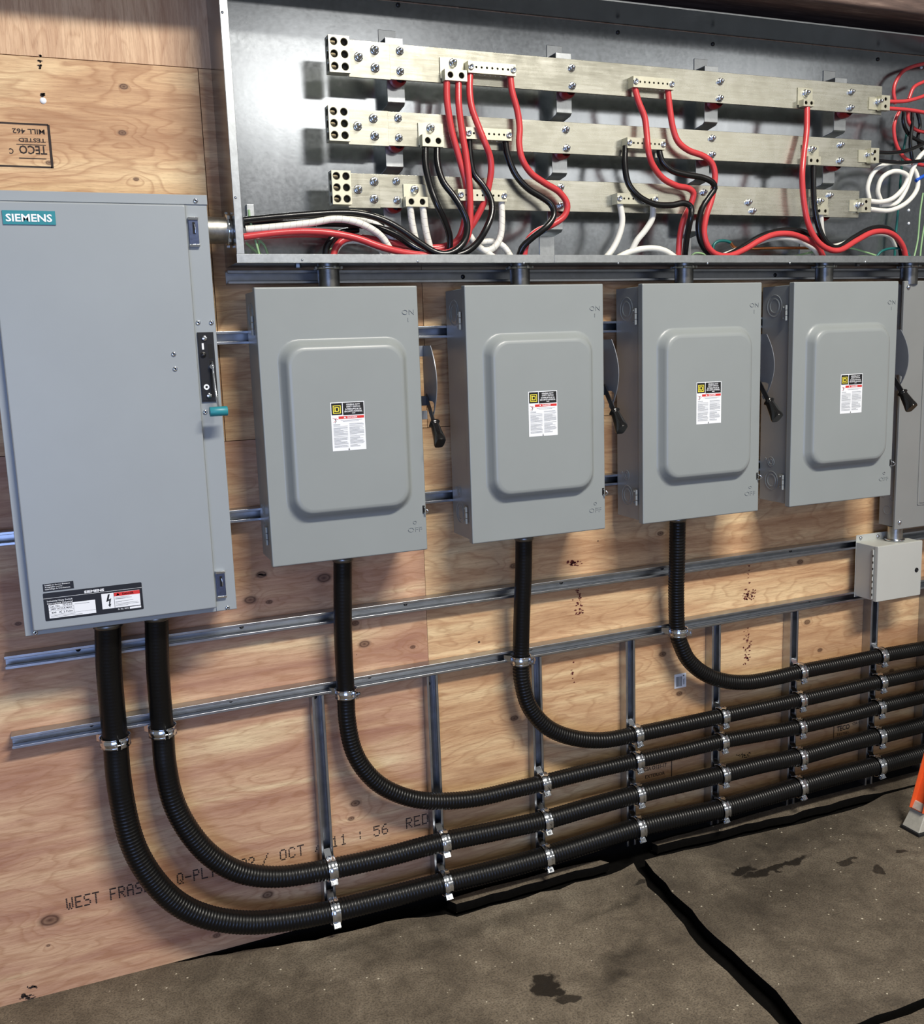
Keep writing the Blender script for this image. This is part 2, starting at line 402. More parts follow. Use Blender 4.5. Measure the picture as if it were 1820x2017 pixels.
def tag(o, label=None, cat=None, group=None, kind=None):
    if label: o['label'] = label
    if cat: o['category'] = cat
    if group: o['group'] = group
    if kind: o['kind'] = kind
    return o
def empty(name, loc, label=None, cat=None, group=None):
    o = bpy.data.objects.new(name, None); COL.objects.link(o); o.location = loc; o.empty_display_size = .05
    ORG[o.name] = Vector(loc); return tag(o, label, cat, group)
def copy_tree(o, parent=None):
    c = o.copy(); COL.objects.link(c); c.parent = parent
    for ch in list(o.children): copy_tree(ch, c)
    return c
def catmull(P, step=.01):
    P = [Vector(p) for p in P]; Q = [P[0] * 2 - P[1]] + P + [P[-1] * 2 - P[-2]]; out = []
    for i in range(1, len(Q) - 2):
        a, b, c, d = Q[i - 1:i + 3]; L = (c - b).length; n = max(2, int(L / step))
        for k in range(n):
            t = k / n
            out.append(.5 * ((2 * b) + (c - a) * t + (2 * a - 5 * b + 4 * c - d) * t * t + (3 * b - a - 3 * c + d) * t ** 3))
    out.append(P[-1]); return out
def smooth_path(P, step):
    Q = catmull(P, .004)
    for _ in range(3):
        Q = [Q[0]] + [(Q[i - 1] + Q[i] * 2 + Q[i + 1]) / 4 for i in range(1, len(Q) - 1)] + [Q[-1]]
    out = [Q[0]]; acc = 0
    for i in range(1, len(Q)):
        seg = (Q[i] - Q[i - 1]).length
        while acc + seg >= step:
            t = (step - acc) / seg; q = Q[i - 1].lerp(Q[i], t); out.append(q); Q[i - 1] = q; seg = (Q[i] - q).length; acc = 0
        acc += seg
    return out

# ================================================================== SETTING
# --- plywood wall, one mesh of separate sheets with narrow joints
SX0, SX1 = -1.6, 4.6
sheets = [(SX0, 1.0740, 0, 1.522, 2), (1.0752, 3.5, 0, 1.522, 3), (3.502, SX1, 0, 1.522, 4),
          (SX0, .5, 1.524, 2.503, 5), (.502, 1.102, 1.524, 2.503, 6), (1.104, 3.1, 1.524, 2.503, 7), (3.102, SX1, 1.524, 2.503, 5)]
def wall_mesh(name, lst, mat):
    mb = MB(); vals = []
    for (x0, x1, z0, z1, s) in lst:
        mb.box((x0, 0, z0), (x1, .018, z1)); vals += [float(s)] * 8
    o = mb.build(name, mat); a = o.data.attributes.new('sheet', 'FLOAT', 'POINT'); a.data.foreach_set('value', vals)
    return o
tag(wall_mesh('wall_back', sheets, PLY), kind='structure')
tag(wall_mesh('wall_back_upper', [(SX0, 1.25, 2.505, 3.7, 8), (1.252, SX1, 2.505, 3.7, 9)], PLYV), kind='structure').name = 'wall_back.001'
tag(MB().box((SX0, .0181, -.1), (SX1, .06, 3.7)).build('wall_back.002', DIRT), kind='structure')
# --- dark dirty strip where the plywood stops short of the floor
base = [(.24, -.002), (.6623, .004), (1.1173, .0393), (1.4089, .0638), (1.8319, .0816), (2.1957, .0947), (2.625, .0474), (3.1955, .0276), (4.6, .02)]
tag(MB().prism([(x, -.003, z) for x, z in base] + [(4.6, -.003, -.05), (.24, -.003, -.05)], (0, .0028, 0)).build('baseboard_back', DIRT), kind='structure')
# --- concrete slabs over a dark bed, cracks and saw cuts left open between them
tag(MB().box((SX0, 0.017, -.06), (SX1, -6, -.045)).build('floor', DIRT), kind='structure')
def jag(pts, amp, step=.05):
    out = []
    for i in range(len(pts) - 1):
        a = Vector(pts[i]); b = Vector(pts[i + 1]); L = (b - a).length; n = max(1, int(L / step)); nn = Vector((-(b - a).y, (b - a).x)).normalized()
        for k in range(n):
            q = a.lerp(b, k / n); j = 0 if k == 0 and i == 0 else random.uniform(-amp, amp)
            out.append(q + nn * j)
    return out
def slab(name, loops, mat):
    pts = []
    for p, amp in loops: pts += jag(p, amp) if amp else [Vector(q) for q in p[:-1]]
    mb = MB().prism([(p.x, p.y, -.03) for p in pts], (0, 0, .03)); mb.mi = [0, 0] + [1] * (len(mb.f) - 2)
    o = mb.build(name, [mat, DIRT], bevel=.002, seg=1); return tag(o, kind='structure')
F = lambda x, y: tuple(atf(x, y).xy)
crack = [F(1248, 1700), F(1278, 1746), F(1331, 1802), F(1379, 1860), F(1431, 1914), F(1490, 1970), F(1538, 2021)]
crackR = [F(1272, 1696), F(1308, 1740), F(1363, 1792), F(1413, 1847), F(1467, 1900), F(1526, 1952), F(1580, 2017)]
edgeL = [F(900, 1806), F(1000, 1778), F(1100, 1750), F(1200, 1721), F(1246, 1702)]
slab('floor.001', [([(SX0, .016), (.20, .016)], 0), ([(.20, .016), F(340, 1896), F(480, 1872), F(620, 1850), F(760, 1815), F(880, 1800), F(900, 1806)], .006),
     (edgeL, .008), (crack, .008), ([crack[-1], (1.67, -6), (SX0, -6), (SX0, .016)], 0)], CONC)
slab('floor.002', [([F(880, 1772), F(935, 1755), F(1000, 1739), F(1100, 1712), F(1183, 1694), F(1200, 1699)], .004),
                   ([F(1200, 1699), F(1100, 1725), F(1000, 1754), F(900, 1780), F(880, 1772)], .005)], CONC)
slab('floor.003', [([F(1283, 1660), (2.3, -.012), (2.86, .016), (SX1, .016), (SX1, -.10), (2.88, -.085), F(1701, 1566)], .003),
                   ([F(1701, 1566), F(1560, 1604), F(1400, 1640), F(1294, 1666), F(1283, 1660)], .006)], CONC)
gro2 = [F(1690, 2017), F(1760, 1990), F(1830, 1962)]
slab('floor.004', [([F(1270, 1694), F(1300, 1687), F(1400, 1664), F(1560, 1627), F(1701, 1586), (2.88, -.10)], .006), ([(2.88, -.10), (SX1, -.103), (SX1, -1.02), F(1830, 1962)], 0),
                   ([F(1830, 1962), F(1690, 2013), (1.70, -1.03), crackR[-1]], .005), (crackR[::-1], .008), ([crackR[0], F(1270, 1694)], 0)], CONCD)
slab('floor.005', [([(1.705, -1.065), (2.1, -1.07), (SX1, -1.06)], .004), ([(SX1, -1.06), (SX1, -6), (1.705, -6), (1.705, -1.065)], 0)], CONC)
# --- rough timber above the trough
tb = MB().box((SX0, -.255, 2.757), (SX1, -.001, 3.0)).build('trim_1', TIMBER, bevel=.012, seg=3); tag(tb, kind='structure')

# --- ink stamps on the plywood
FONT5 = {'W': '10001 10001 10001 10101 10101 10101 01010', 'E': '11111 10000 10000 11110 10000 10000 11111', 'S': '01111 10000 10000 01110 00001 00001 11110',
 'T': '11111 00100 00100 00100 00100 00100 00100', 'F': '11111 10000 10000 11110 10000 10000 10000', 'R': '11110 10001 10001 11110 10100 10010 10001', 'A': '01110 10001 10001 11111 10001 10001 10001',
 'Q': '01110 10001 10001 10001 10101 10010 01101', '-': '00000 00000 00000 11111 00000 00000 00000', 'P': '11110 10001 10001 11110 10000 10000 10000', 'L': '10000 10000 10000 10000 10000 10000 11111',
 'Y': '10001 10001 01010 00100 00100 00100 00100', '2': '01110 10001 00001 00110 01000 10000 11111', '0': '01110 10001 10001 10001 10001 10001 01110', '/': '00001 00010 00010 00100 01000 01000 10000',
 'O': '01110 10001 10001 10001 10001 10001 01110', 'C': '01110 10001 10000 10000 10000 10001 01110', '1': '00100 01100 00100 00100 00100 00100 01110', ':': '00000 00100 00100 00000 00100 00100 00000',
 '5': '11111 10000 11110 00001 00001 10001 01110', '6': '00110 01000 10000 11110 10001 10001 01110', 'D': '11110 10001 10001 10001 10001 10001 11110', ' ': '0'}
def dots(txt, p0, p1, h, name):
    p0 = Vector(p0); p1 = Vector(p1); e = (p1 - p0); L = e.length; e.normalize(); up = Vector((0, 0, 1)); adv = L / len(txt); mb = MB()
    for i, ch in enumerate(txt):
        rows = FONT5[ch].split()
        if ch == ' ': continue
        for r, row in enumerate(rows):
            for c, b in enumerate(row):
                if b == '1':
                    q = p0 + e * (adv * (i + c / 5 * .78)) + up * (h * (6 - r) / 6) + Vector((0, -.0006, 0)); s = h * .080
                    mb.cyl(q, q + Vector((0, .0005, 0)), s, 6)
    o = mb.build(name, STAMP, WALLP); return o
WALLP = bpy.data.objects['wall_back']
dots('WEST FRASER  Q-PLY 2022 ', at(133, 1791), at(522, 1702), .031, 'stamped_lettering')
dots('/ OCT / 11 : 56  RED', at(518, 1703), at(848, 1619), .031, 'stamped_lettering')
def stamp_box(name, o, flip, items, lines, mat=STAMP):
    mb = MB(); o = Vector(o); s = -1 if flip else 1; eu = Vector((s, 0, 0)); ev = Vector((0, 0, s))
    for (t, u, v, sz, w) in items: mb.text(t, o + eu * u + ev * v, eu, ev, sz, 0, .012, False, w)
    for (a, b, c, d) in lines:
        if flip: mb.rects(o, eu, ev, [(a, b, c, d)])
        else: mb.rects(o, eu, ev, [(a, b, c, d)])
    return mb.build(name, mat, WALLP)
# upper left grade stamp, printed upside down
g0 = at(95, 246, -.0008)
def up_stamp():
    mb = MB(); eu = Vector((-1, 0, 0)); ev = Vector((0, 0, -1))
    # text is read with the wall turned upside down, so its baseline is the upper side
    def T(t, u, z, sz, w): mb.text(t, g0 + Vector((-u, 0, -z)), eu, ev, sz, 0, .015, False, w)
    T('MILL 462', .010, .012, .016, .074); T('TESTED', .010, .034, .013, .062); T('TECO', .009, .052, .028, .064); T('C', .086, .060, .018, .010)
    mb.rects(g0, (1, 0, 0), (0, 0, 1), [(-.14, -.002, 0, .002), (-.003, -.104, .003, 0), (-.13, -.104, 0, -.100), (-.078, -.050, -.010, -.0485), (-.075, -.083, -.012, -.081)])
    return mb.build('grade_stamp', STAMP, WALLP)
up_stamp()
def lo_stamp():
    mb = MB(); o = at(1268, 1520, -.0008); eu = Vector((1, 0, 0)); ev = Vector((0, 0, 1))
    mb.text('CSA O121-17', o, eu, ev, .02, 0, .015, False, .095); mb.text('EXTERIOR', o + Vector((.006, 0, -.028)), eu, ev, .018, 0, .01, False, .082)
    mb.rects(at(1322, 1535, -.0008), eu, ev, [(0, 0, .0035, .09)])
    o = at(1648, 1441, -.0008)
    mb.text('TECO', o, eu, ev, .028, 0, .02, False, .064); mb.text('TESTED', o + Vector((0, 0, -.018)), eu, ev, .013, 0, .01, False, .06)
    mb.text('CSA O121', o + Vector((.078, 0, .012)), eu, ev, .014, 0, .01, False, .06)
    mb.rects(o, eu, ev, [(-.016, -.03, -.013, .055), (-.002, .028, .066, .030)])
    return mb.build('grade_stamp', STAMP, WALLP)
lo_stamp()
def smudges(name, mat, cols):
    mb = MB(); rnd = random.Random(11)
    for (x, y0, y1, w, n) in cols:
        for i in range(n):
            y = y0 + (y1 - y0) * rnd.random(); c = at(x + rnd.gauss(0, w), y, -.0006); a = rnd.uniform(.0015, .006); b = rnd.uniform(.001, .0035)
            k = 6; mb.add([c + Vector((a * cos(2 * pi * j / k) * rnd.uniform(.6, 1.3), 0, b * sin(2 * pi * j / k) * rnd.uniform(.6, 1.3))) for j in range(k)], [list(range(k))])
    return mb.build(name, mat, WALLP)
smudges('red_ink_smudge', RSTAMP, [(1130, 1104, 1114, 6, 40), (1140, 1155, 1212, 4, 50), (1475, 1160, 1182, 6, 50), (1471, 1235, 1310, 4, 40), (1474, 1100, 1150, 2, 10), (1128, 1300, 1345, 2, 8)])
smudges('black_ink_smudge', STAMP, [(80, 106, 135, 2, 12), (85, 183, 195, 1, 8), (50, 1958, 1968, 7, 30), (66, 1942, 1946, 4, 12), (515, 1131, 1133, 4, 14), (1453, 1486, 1490, 5, 10), (1469, 1482, 1492, 5, 16)])
# white barcode sticker
def barcode():
    o = at(1328.5, 1357, -.001); mb = MB().box(o, o + Vector((.049, .0008, .052)))
    rnd = random.Random(3); x = .006
    while x < .030:
        w = rnd.choice([.0006, .0012, .0018]); mb.rects(o + Vector((0, -.0002, 0)), (1, 0, 0), (0, 0, 1), [(x, .006, x + w, .042)], 1); x += w + rnd.choice([.0008, .0014])
    mb.rects(o + Vector((0, -.0002, 0)), (1, 0, 0), (0, 0, 1), [(.036, .01, .038, .03), (.040, .01, .0415, .034), (.036, .041, .041, .046)], 1)
    tag(mb.build('barcode_sticker', [WHITE, INK]), 'small white barcode sticker stuck on the lower plywood beside a vertical strut', 'sticker')
barcode()
# pale paint dab in the round knot hole
tag(MB().lathe(at(85, 198, -.001), (0, 1, 0), [(.0001, -.001), (.007, -.001), (.0078, .001)], 16).build('knot_plug', WHITE), 'round white plug filling a knot hole above the large left switch box', 'plug')

# ================================================================== STRUTS
def channel_profile(w, d, t=.0026, lip=.008, ret=.007):
    # open side toward local -d ; returns closed outline (u across, v depth from wall: 0..d)
    h = w / 2
    o = [(-h, 0), (h, 0), (h, d), (h - lip, d), (h - lip, d - ret), (h - lip + t, d - ret), (h - lip + t, d - t), (h - t, d - t), (h - t, t), (-h + t, t), (-h + t, d - t),
         (-h + lip - t, d - t), (-h + lip - t, d - ret), (-h + lip, d - ret), (-h + lip, d), (-h, d)]
    return o
def strut(a, b, w, d, label, group, y0=-.0006, holes=()):
    a = Vector(a); b = Vector(b); ax = (b - a).normalized(); out = Vector((0, -1, 0)); ac = ax.cross(out).normalized()
    t = tag(empty('strut_channel', a + Vector((0, y0, 0))), label, 'strut', group)
    mb = MB(); pts = [a + ac * u + out * v + Vector((0, y0, 0)) for u, v in channel_profile(w, d)]
    mb.prism(pts, b - a); mb.build('channel', STRUT, t, bevel=.0019, seg=3)
    for k, h in enumerate(holes):
        c = a + ax * h + Vector((0, y0 - .0026, 0))
        s = MB(); s.lathe(c, (0, -1, 0), [(.0001, .003), (.005, .0028), (.0065, .0015), (.007, 0)], 12); s.build('screw', BLACKP, t)
    return t
HS = 'horizontal strut channels screwed to the plywood'
strut((-.12, 0, .768), (3.9, 0, .8005), .036, .041, 'horizontal steel strut that the vertical struts hang under, lowest on the wall', HS, holes=[.2, .58, 1.0, 1.55, 2.1, 2.7])
strut((-.114, 0, .987), (3.9, 0, .992), .036, .041, 'horizontal steel strut running just below the row of grey switch boxes', HS, holes=[.18, .62, 1.12, 1.66, 2.05, 2.6])
strut((-.9, 0, 1.314), (3.9, 0, 1.319), .036, .041, 'horizontal steel strut behind the lower ends of the switch boxes', HS, holes=[.3])
strut((-.9, 0, 1.806), (3.9, 0, 1.806), .036, .041, 'horizontal steel strut behind the upper ends of the switch boxes', HS)
strut((.533, 0, 1.9665), (3.95, 0, 1.9645), .036, .041, 'horizontal steel strut directly under the open busbar trough', HS, holes=[.27, .7, 1.47, 1.86, 2.5, 3.0])
VS = 'vertical strut channels below the lowest horizontal strut'
vx = [.7261, 1.0884, 1.4497, 1.8032, 2.155, 2.4986, 2.8801, 3.165]
ordn = ['first', 'second', 'third', 'fourth', 'fifth', 'sixth', 'seventh', 'eighth']
for i, x in enumerate(vx):
    zt = .749 + (x + .12) / 4.02 * .0325
    strut((x - .0185, 0, .022 if i else .045), (x - .0185, 0, zt), .037, .041, '%s vertical steel strut from the left, carrying conduit clamps' % ordn[i] if i < 7 else 'vertical steel strut cut by the right edge of the photo', VS, holes=[zt - .06])

# ================================================================== CONDUITS + CLAMPS
def conduit(pix, ys, R, label, step=.0017, pitch=.0102, straight=None):
    P = [at(px, py, y) for (px, py), y in zip(pix, ys)]
    path = smooth_path(P, step)
    t = tag(empty('flexible_conduit', P[0]), label, 'conduit', 'black ribbed conduits')
    zs = straight
    def rf(i, L):
        q = path[i]; k = min(1, max(0, (zs - q.z) / .12))
        # inside of the bend bunches more
        ph = 2 * pi * L / pitch
        w = max(0, sin(ph)) ** .6 if sin(ph) > 0 else 0
        return R - .0007 * (.15 + .85 * k) + .0014 * (.1 + .9 * k) * w
    mb = MB(); mb.tube(path, R, 18, rf=rf); mb.build('jacket', COND, t)
    # threaded fitting at the top
    top = P[0]; c = MB(); c.lathe(top + Vector((0, 0, -.012)), (0, 0, 1), [(R * .9, -.004), (R * 1.12, 0), (R * 1.12, .010), (R * .95, .014), (R * .95, .05)], 20); c.build('connector', DARKPIPE, t)
    return P
def clamp(c, axis, up, R, e, label):
    c = Vector(c); a = Vector(axis).normalized(); up = Vector(up).normalized(); n = Vector((0, -1, 0))
    n = (n - a * n.dot(a)).normalized(); up = a.cross(n) if a.cross(n).dot(up) > 0 else -a.cross(n)
    t = tag(empty('conduit_clamp', c + Vector((0, R, 0))), label, 'clamp', 'zinc conduit clamps')
    def D(th): return n * cos(th) + up * sin(th)
    hw = .0135; T = .0022; R0 = R + .0015
    def strap(t0, t1, tongue):
        mb = MB(); N = 20; prof = [(-hw, R0 + .004), (-hw * .8, R0 + .0006), (-hw * .5, R0 + T + .0008), (hw * .5, R0 + T + .0008), (hw * .8, R0 + .0006), (hw, R0 + .004)]
        prof2 = [(-hw, R0 + .0055), (-hw * .8, R0 + .002), (-hw * .5, R0 + 2 * T + .0004), (hw * .5, R0 + 2 * T + .0004), (hw * .8, R0 + .002), (hw, R0 + .0055)]
        loop = prof + prof2[::-1]; m_ = len(loop); vs = []
        for i in range(N + 1):
            th = t0 + (t1 - t0) * i / N; d = D(th)
            vs += [c + a * u + d * r for u, r in loop]
        fs = [(i * m_ + k, i * m_ + (k + 1) % m_, (i + 1) * m_ + (k + 1) % m_, (i + 1) * m_ + k) for i in range(N) for k in range(m_)]
        mb.add(vs, fs, 0, True); mb.add(vs[:m_], [list(range(m_))[::-1]]); mb.add(vs[-m_:], [list(range(m_))])
        # ear standing out where the bolt passes
        te = t0 if abs(t0 - e) < abs(t1 - e) else t1
        d = D(te); tt = -n * sin(te) + up * cos(te)
        mb.obox(c + d * (R0 + .009), a, d, tt, hw * .75, .009, .0011)
        # foot hooked into the strut
        tf = t1 if te == t0 else t0; d = D(tf); sgn = 1 if tf > 0 else -1
        tip = c - n * (R0 + .010) + up * sgn * (R0 * .62 + (.024 if tongue else .006)); st = c + d * (R0 + .001)
        mid = (st + tip) / 2; dd = (tip - st)
        mb.obox(mid, a, dd.normalized(), a.cross(dd).normalized(), hw * (.75 if tongue else .55), dd.length / 2, .0011)
        mb.build('strap', CLAMPM, t)
    strap(e + .10, radians(128), True); strap(radians(-128), e - .10, False)
    d = D(e); tt = -n * sin(e) + up * cos(e); bc = c + d * (R0 + .011)
    b = MB().cyl(bc - tt * .012, bc + tt * .010, .0028, 10); b.cyl(bc - tt * .012, bc - tt * .0165, .0052, 6, smooth=False); b.cyl(bc + tt * .006, bc + tt * .0095, .005, 4, smooth=False)
    b.build('bolt', CHROME, t)
RA, RB, RC = .0335, .031, .0265
YA, YB, YC = -.041 - RA - .004, -.041 - RB - .004, -.041 - RC - .004
def ys(pix, ytop, yend, n0):   # depth eases from the box outlet to the wall side over the first n0 points
    return [ytop + (yend - ytop) * min(1, (i / n0)) for i in range(len(pix))]
pA = [(212, 1225), (215, 1321), (227, 1455), (236, 1550), (258, 1652), (294, 1722), (345, 1776), (408, 1806), (486, 1817), (566, 1811), (645, 1797), (755, 1770), (868, 1741), (970, 1716), (1071, 1688), (1164, 1659), (1256, 1630), (1340, 1610), (1423, 1592), (1502, 1570), (1580, 1547), (1662, 1524), (1742, 1504), (1830, 1480), (1930, 1454)]
pB = [(308, 1210), (311, 1320), (320, 1437), (326, 1510), (342, 1580), (374, 1640), (418, 1688), (476, 1719), (550, 1727), (643, 1713), (755, 1689), (865, 1660), (970, 1638), (1070, 1616), (1164, 1589), (1256, 1564), (1340, 1544), (1425, 1524), (1503, 1505), (1580, 1489), (1660, 1467), (1740, 1447), (1830, 1424), (1930, 1398)]
pC = [(675, 1096), (675, 1180), (676, 1262), (681, 1362), (684, 1420), (696, 1477), (721, 1520), (758, 1552), (812, 1573), (871, 1578), (940, 1572), (1010, 1556), (1066, 1543), (1158, 1520), (1250, 1499), (1336, 1480), (1421, 1460), (1500, 1446), (1576, 1431), (1658, 1412), (1738, 1391), (1830, 1369), (1930, 1345)]
pD = [(1032, 1055), (1031, 1130), (1028, 1205), (1026, 1297), (1029, 1346), (1044, 1394), (1079, 1433), (1128, 1453), (1186, 1458), (1249, 1447), (1336, 1429), (1420, 1411), (1500, 1394), (1577, 1378), (1658, 1360), (1737, 1342), (1830, 1322), (1930, 1300)]
pE = [(1335, 1018), (1333.5, 1107), (1332, 1168), (1334, 1243), (1341, 1270), (1356, 1300), (1386, 1326), (1426, 1341), (1473, 1344), (1527, 1335), (1577, 1323), (1658, 1307), (1738, 1291), (1830, 1275), (1930, 1258)]
conduit(pA, ys(pA, -.125, YA, 2), RA, 'outer black conduit from the large left switch box, lowest along the floor', straight=.6)
conduit(pB, ys(pB, -.125, YB, 2), RB, 'inner black conduit from the large left switch box, second from the bottom', straight=.62)
conduit(pC, ys(pC, -.115, YC, 3), RC, 'black conduit from the first grey switch box, third from the bottom', straight=.75)
conduit(pD, ys(pD, -.115, YC, 3), RC, 'black conduit from the second grey switch box, fourth from the bottom', straight=.85)
conduit(pE, ys(pE, -.115, YC, 3), RC, 'black conduit from the third grey switch box, topmost of the runs', straight=1.2)
CL = {'A': ([(645, 1797), (868, 1741), (1071, 1688), (1256, 1630), (1423, 1592), (1580, 1547), (1742, 1504)], YA, RA, 0, 'lowest'),
      'B': ([(643, 1713), (865, 1660), (1070, 1616), (1256, 1564), (1425, 1524), (1580, 1489), (1740, 1447)], YB, RB, 0, 'second lowest'),
      'C': ([(1066, 1543), (1250, 1499), (1421, 1460), (1576, 1431), (1738, 1391)], YC, RC, 2, 'third lowest'),
      'D': ([(1249, 1447), (1420, 1411), (1577, 1378), (1737, 1342)], YC, RC, 3, 'fourth lowest'),
      'E': ([(1577, 1323), (1738, 1291)], YC, RC, 5, 'topmost')}
for k, (pts, y, R, s, nm) in CL.items():
    for i, (px, py) in enumerate(pts):
        c = at(px, py, y); xx = vx[s + i] - .0185; c.x = xx + (.002 if i % 2 else 0)
        clamp(c, (1, 0, .02), (0, 0, 1), R, radians(-48 - (i * 7 % 5)), 'zinc clamp holding the %s conduit to the %s vertical strut from the left' % (nm, ordn[s + i]))
for (px, py), y, R, e, nm in [((227, 1458), YA, RA, -8, 'outer conduit below the large left switch box'), ((320, 1438), YB, RB, -8, 'inner conduit below the large left switch box'),
                              ((682, 1364), YC, RC, -28, 'conduit below the first grey switch box'), ((1026, 1299), YC, RC, -38, 'conduit below the second grey switch box'), ((1336, 1244), YC, RC, -45, 'conduit below the third grey switch box')]:
    clamp(at(px, py, y), (0, 0, 1), (-1, 0, 0), R, radians(e), 'zinc clamp on the horizontal strut holding the %s' % nm)

# ================================================================== GREY SAFETY SWITCHES
BW, BH, BD = .4444, .735, .2029
def rrect(x0, x1, z0, z1, r, y, n=6):
    out = []
    for cx, cz, a0 in ((x1 - r, z0 + r, -pi / 2), (x1 - r, z1 - r, 0), (x0 + r, z1 - r, pi / 2), (x0 + r, z0 + r, pi)):
        for k in range(n + 1):
            a = a0 + pi / 2 * k / n; out.append(Vector((cx + r * cos(a), y, cz + r * sin(a))))
    return out
def loft(mb, loops, mi=0, cap=True, capstart=False):
    n = len(loops[0]); vs = [p for l in loops for p in l]
    fs = [(k * n + i, k * n + (i + 1) % n, (k + 1) * n + (i + 1) % n, (k + 1) * n + i) for k in range(len(loops) - 1) for i in range(n)]
    mb.add(vs, fs, mi, True)
    if cap: mb.add(loops[-1], [list(range(n))], mi, True)
    if capstart: mb.add(loops[0], [list(range(n))[::-1]], mi, True)
def make_switch():
    # local origin: back lower left corner of the box, on the wall side (y = 0 is the strut face)
    t = empty('safety_switch', (0, 0, 0)); D = BD - .041   # depth from strut face to cover
    o = .007
    b = MB(); b.box((o, 0, o), (BW - o, -(D - .012), BH - o)); b.build('enclosure', GREY, t, bevel=.002)
    # cover with rolled lip and a pressed raised panel
    c = MB(); yl = -(D - .022); yf = -D; r = .003
    loops = [rrect(0, BW, 0, BH, r, yl), rrect(0, BW, 0, BH, r, yf + .003), rrect(.0015, BW - .0015, .0015, BH - .0015, r, yf + .0006), rrect(.004, BW - .004, .004, BH - .004, r, yf)]
    ex0, ex1, ez0, ez1 = .047, .408, .118, .602
    prof = [(0, 0), (.004, -.0012), (.010, -.006), (.017, -.020), (.021, -.0265), (.026, -.0295), (.032, -.0302)]
    for k, (ins, dy) in enumerate(prof):
        loops.append(rrect(ex0 + ins, ex1 - ins, ez0 + ins, ez1 - ins, .058 - ins * .5, yf + dy))
    loops = [l for l in loops]
    loft(c, loops); c.build('cover', GREY, t, wn=True)
    # raised lettering
    for txt, x, z, s, w in (('ON', .4145, .6585, .017, .034), ('|', .4145, .642, .010, .0016), ('OFF', .409, .056, .017, .042), ('O', .409, .078, .012, .011)):
        q = MB().text(txt, (x, yf - .0004, z), (1, 0, 0), (0, 0, 1), s * 1.15, 0, -.015, True, w, .0014); q.build('raised_lettering', GREY, t)
    # hinges on the left side
    for z0 in (.614, .056):
        h = MB(); x = -.0035; y = -(D - .041)
        h.box((x + .0045, y + .012, z0), (x + .002, y - .006, z0 + .05))
        for k in range(3): h.cyl((x, y - .009, z0 + .017 * k + .0005), (x, y - .009, z0 + .017 * k + .0155), .0042, 10)
        for zz in (z0 + .008, z0 + .042): h.lathe((x + .002, y + .006, zz), (-1, 0, 0), [(.004, 0), (.0035, .002), (.0001, .003)], 10)
        h.build('hinge', GREY, t)
    # knockout rings pressed in the side
    for yk, zk, rs in ((-.061, .664, (.036, .024, .0225)), (-.061, .079, (.032, .022, .0205)), (-.0575, .143, (.016, .010, .0085)), (-.03, .15, (.004,))):
        k_ = MB()
        for r_ in rs: k_.lathe((o + .0005, yk, zk), (-1, 0, 0), [(r_ - .0030, 0), (r_ - .0014, .0022), (r_, .0022), (r_ + .0014, 0)], 28)
        k_.build('knockout', GREY, t)
    # padlock hasp at the lower right edge
    l = MB(); l.box((BW - .011, yf - .0005, .105), (BW - .004, yf + .004, .128), 1)
    l.tube(catmull([(BW - .007, yf + .002, .124), (BW - .005, yf - .010, .120), (BW + .001, yf - .014, .113), (BW - .004, yf - .008, .106), (BW - .008, yf + .002, .108)], .002), .0016, 8); l.build('latch', [CHROME, BLACK], t)
    # quadrant plate on the right side, parallel to the box side
    px = BW + .040; q = MB(); yo = -.041
    zc, ztop, zbot = 1.665 - 1.194, .573, .362
    outer = []
    for k in range(15):
        f_ = k / 14; z = ztop + (zbot - ztop) * f_; outer.append((px, -.115 - .063 * sin(pi * (f_ * .84 + .10)) ** .85, z))
    inner = [(px, -.120, .372), (px, -.150, .395), (px, -.152, .412), (px, -.140, .418), (px, -.09, .418), (px, -.075, .424), (px, -.074, .56), (px, -.082, ztop)]
    q.prism([Vector(p) for p in outer + inner], (.0022, 0, 0))
    q.box((BW - .012, -.080, ztop - .03), (px, -.078, ztop)); q.box((BW - .012, -.095, .365), (px, -.093, .390))
    q.build('handle_plate', simple_dark, t, bevel=.0005, seg=1)
    # lever and grip
    lv = MB(); p0 = Vector((px - .004, -.100, .430)); p1 = Vector((px - .006, -.165, .355)); dd = p1 - p0
    lv.obox((p0 + p1) / 2, (1, 0, 0), dd, Vector((1, 0, 0)).cross(dd), .0018, dd.length / 2 + .004, .010)
    lv.box((BW - .01, -.085, .405), (px, -.105, .432)); L = lv.build('lever', GREYSTEEL, t, bevel=.001, seg=1)
    g = MB(); d = dd.normalized(); s1 = Vector((1, 0, 0)); s2 = s1.cross(d)
    secs = [(0, .0125, .0155), (.004, .014, .017), (.008, .0105, .0135), (.012, .0100, .013), (.05, .0125, .0185), (.066, .0145, .0215), (.072, .0135, .0205)]
    loops = []
    for h, hx, hy in secs:
        ctr = p1 - d * .006 + d * h
        loops.append([ctr + s1 * (hx * (abs(cos(a)) ** .5) * (1 if cos(a) > 0 else -1)) + s2 * (hy * (abs(sin(a)) ** .5) * (1 if sin(a) > 0 else -1)) for a in [2 * pi * k / 16 for k in range(16)]])
    loft(g, loops, 0, True, True); g.build('grip', BLACKG, L)
    # warning label on the raised panel
    lx, lz, lw, lh = .1755, .303, .093, .1295; y = yf - .0306
    w = MB(); w.box((lx, y + .0006, lz), (lx + lw, y, lz + lh), 0); O = Vector((lx, y - .0002, lz)); eu = Vector((1, 0, 0)); ev = Vector((0, 0, 1))
    w.rects(O, eu, ev, [(.002, .096, .0315, .1275), (.0335, .0945, .091, .1275)], 1)
    w.rects(O, eu, ev, [(.0205, .085, .091, .092)], 2)
    O2 = O - Vector((0, .0002, 0))
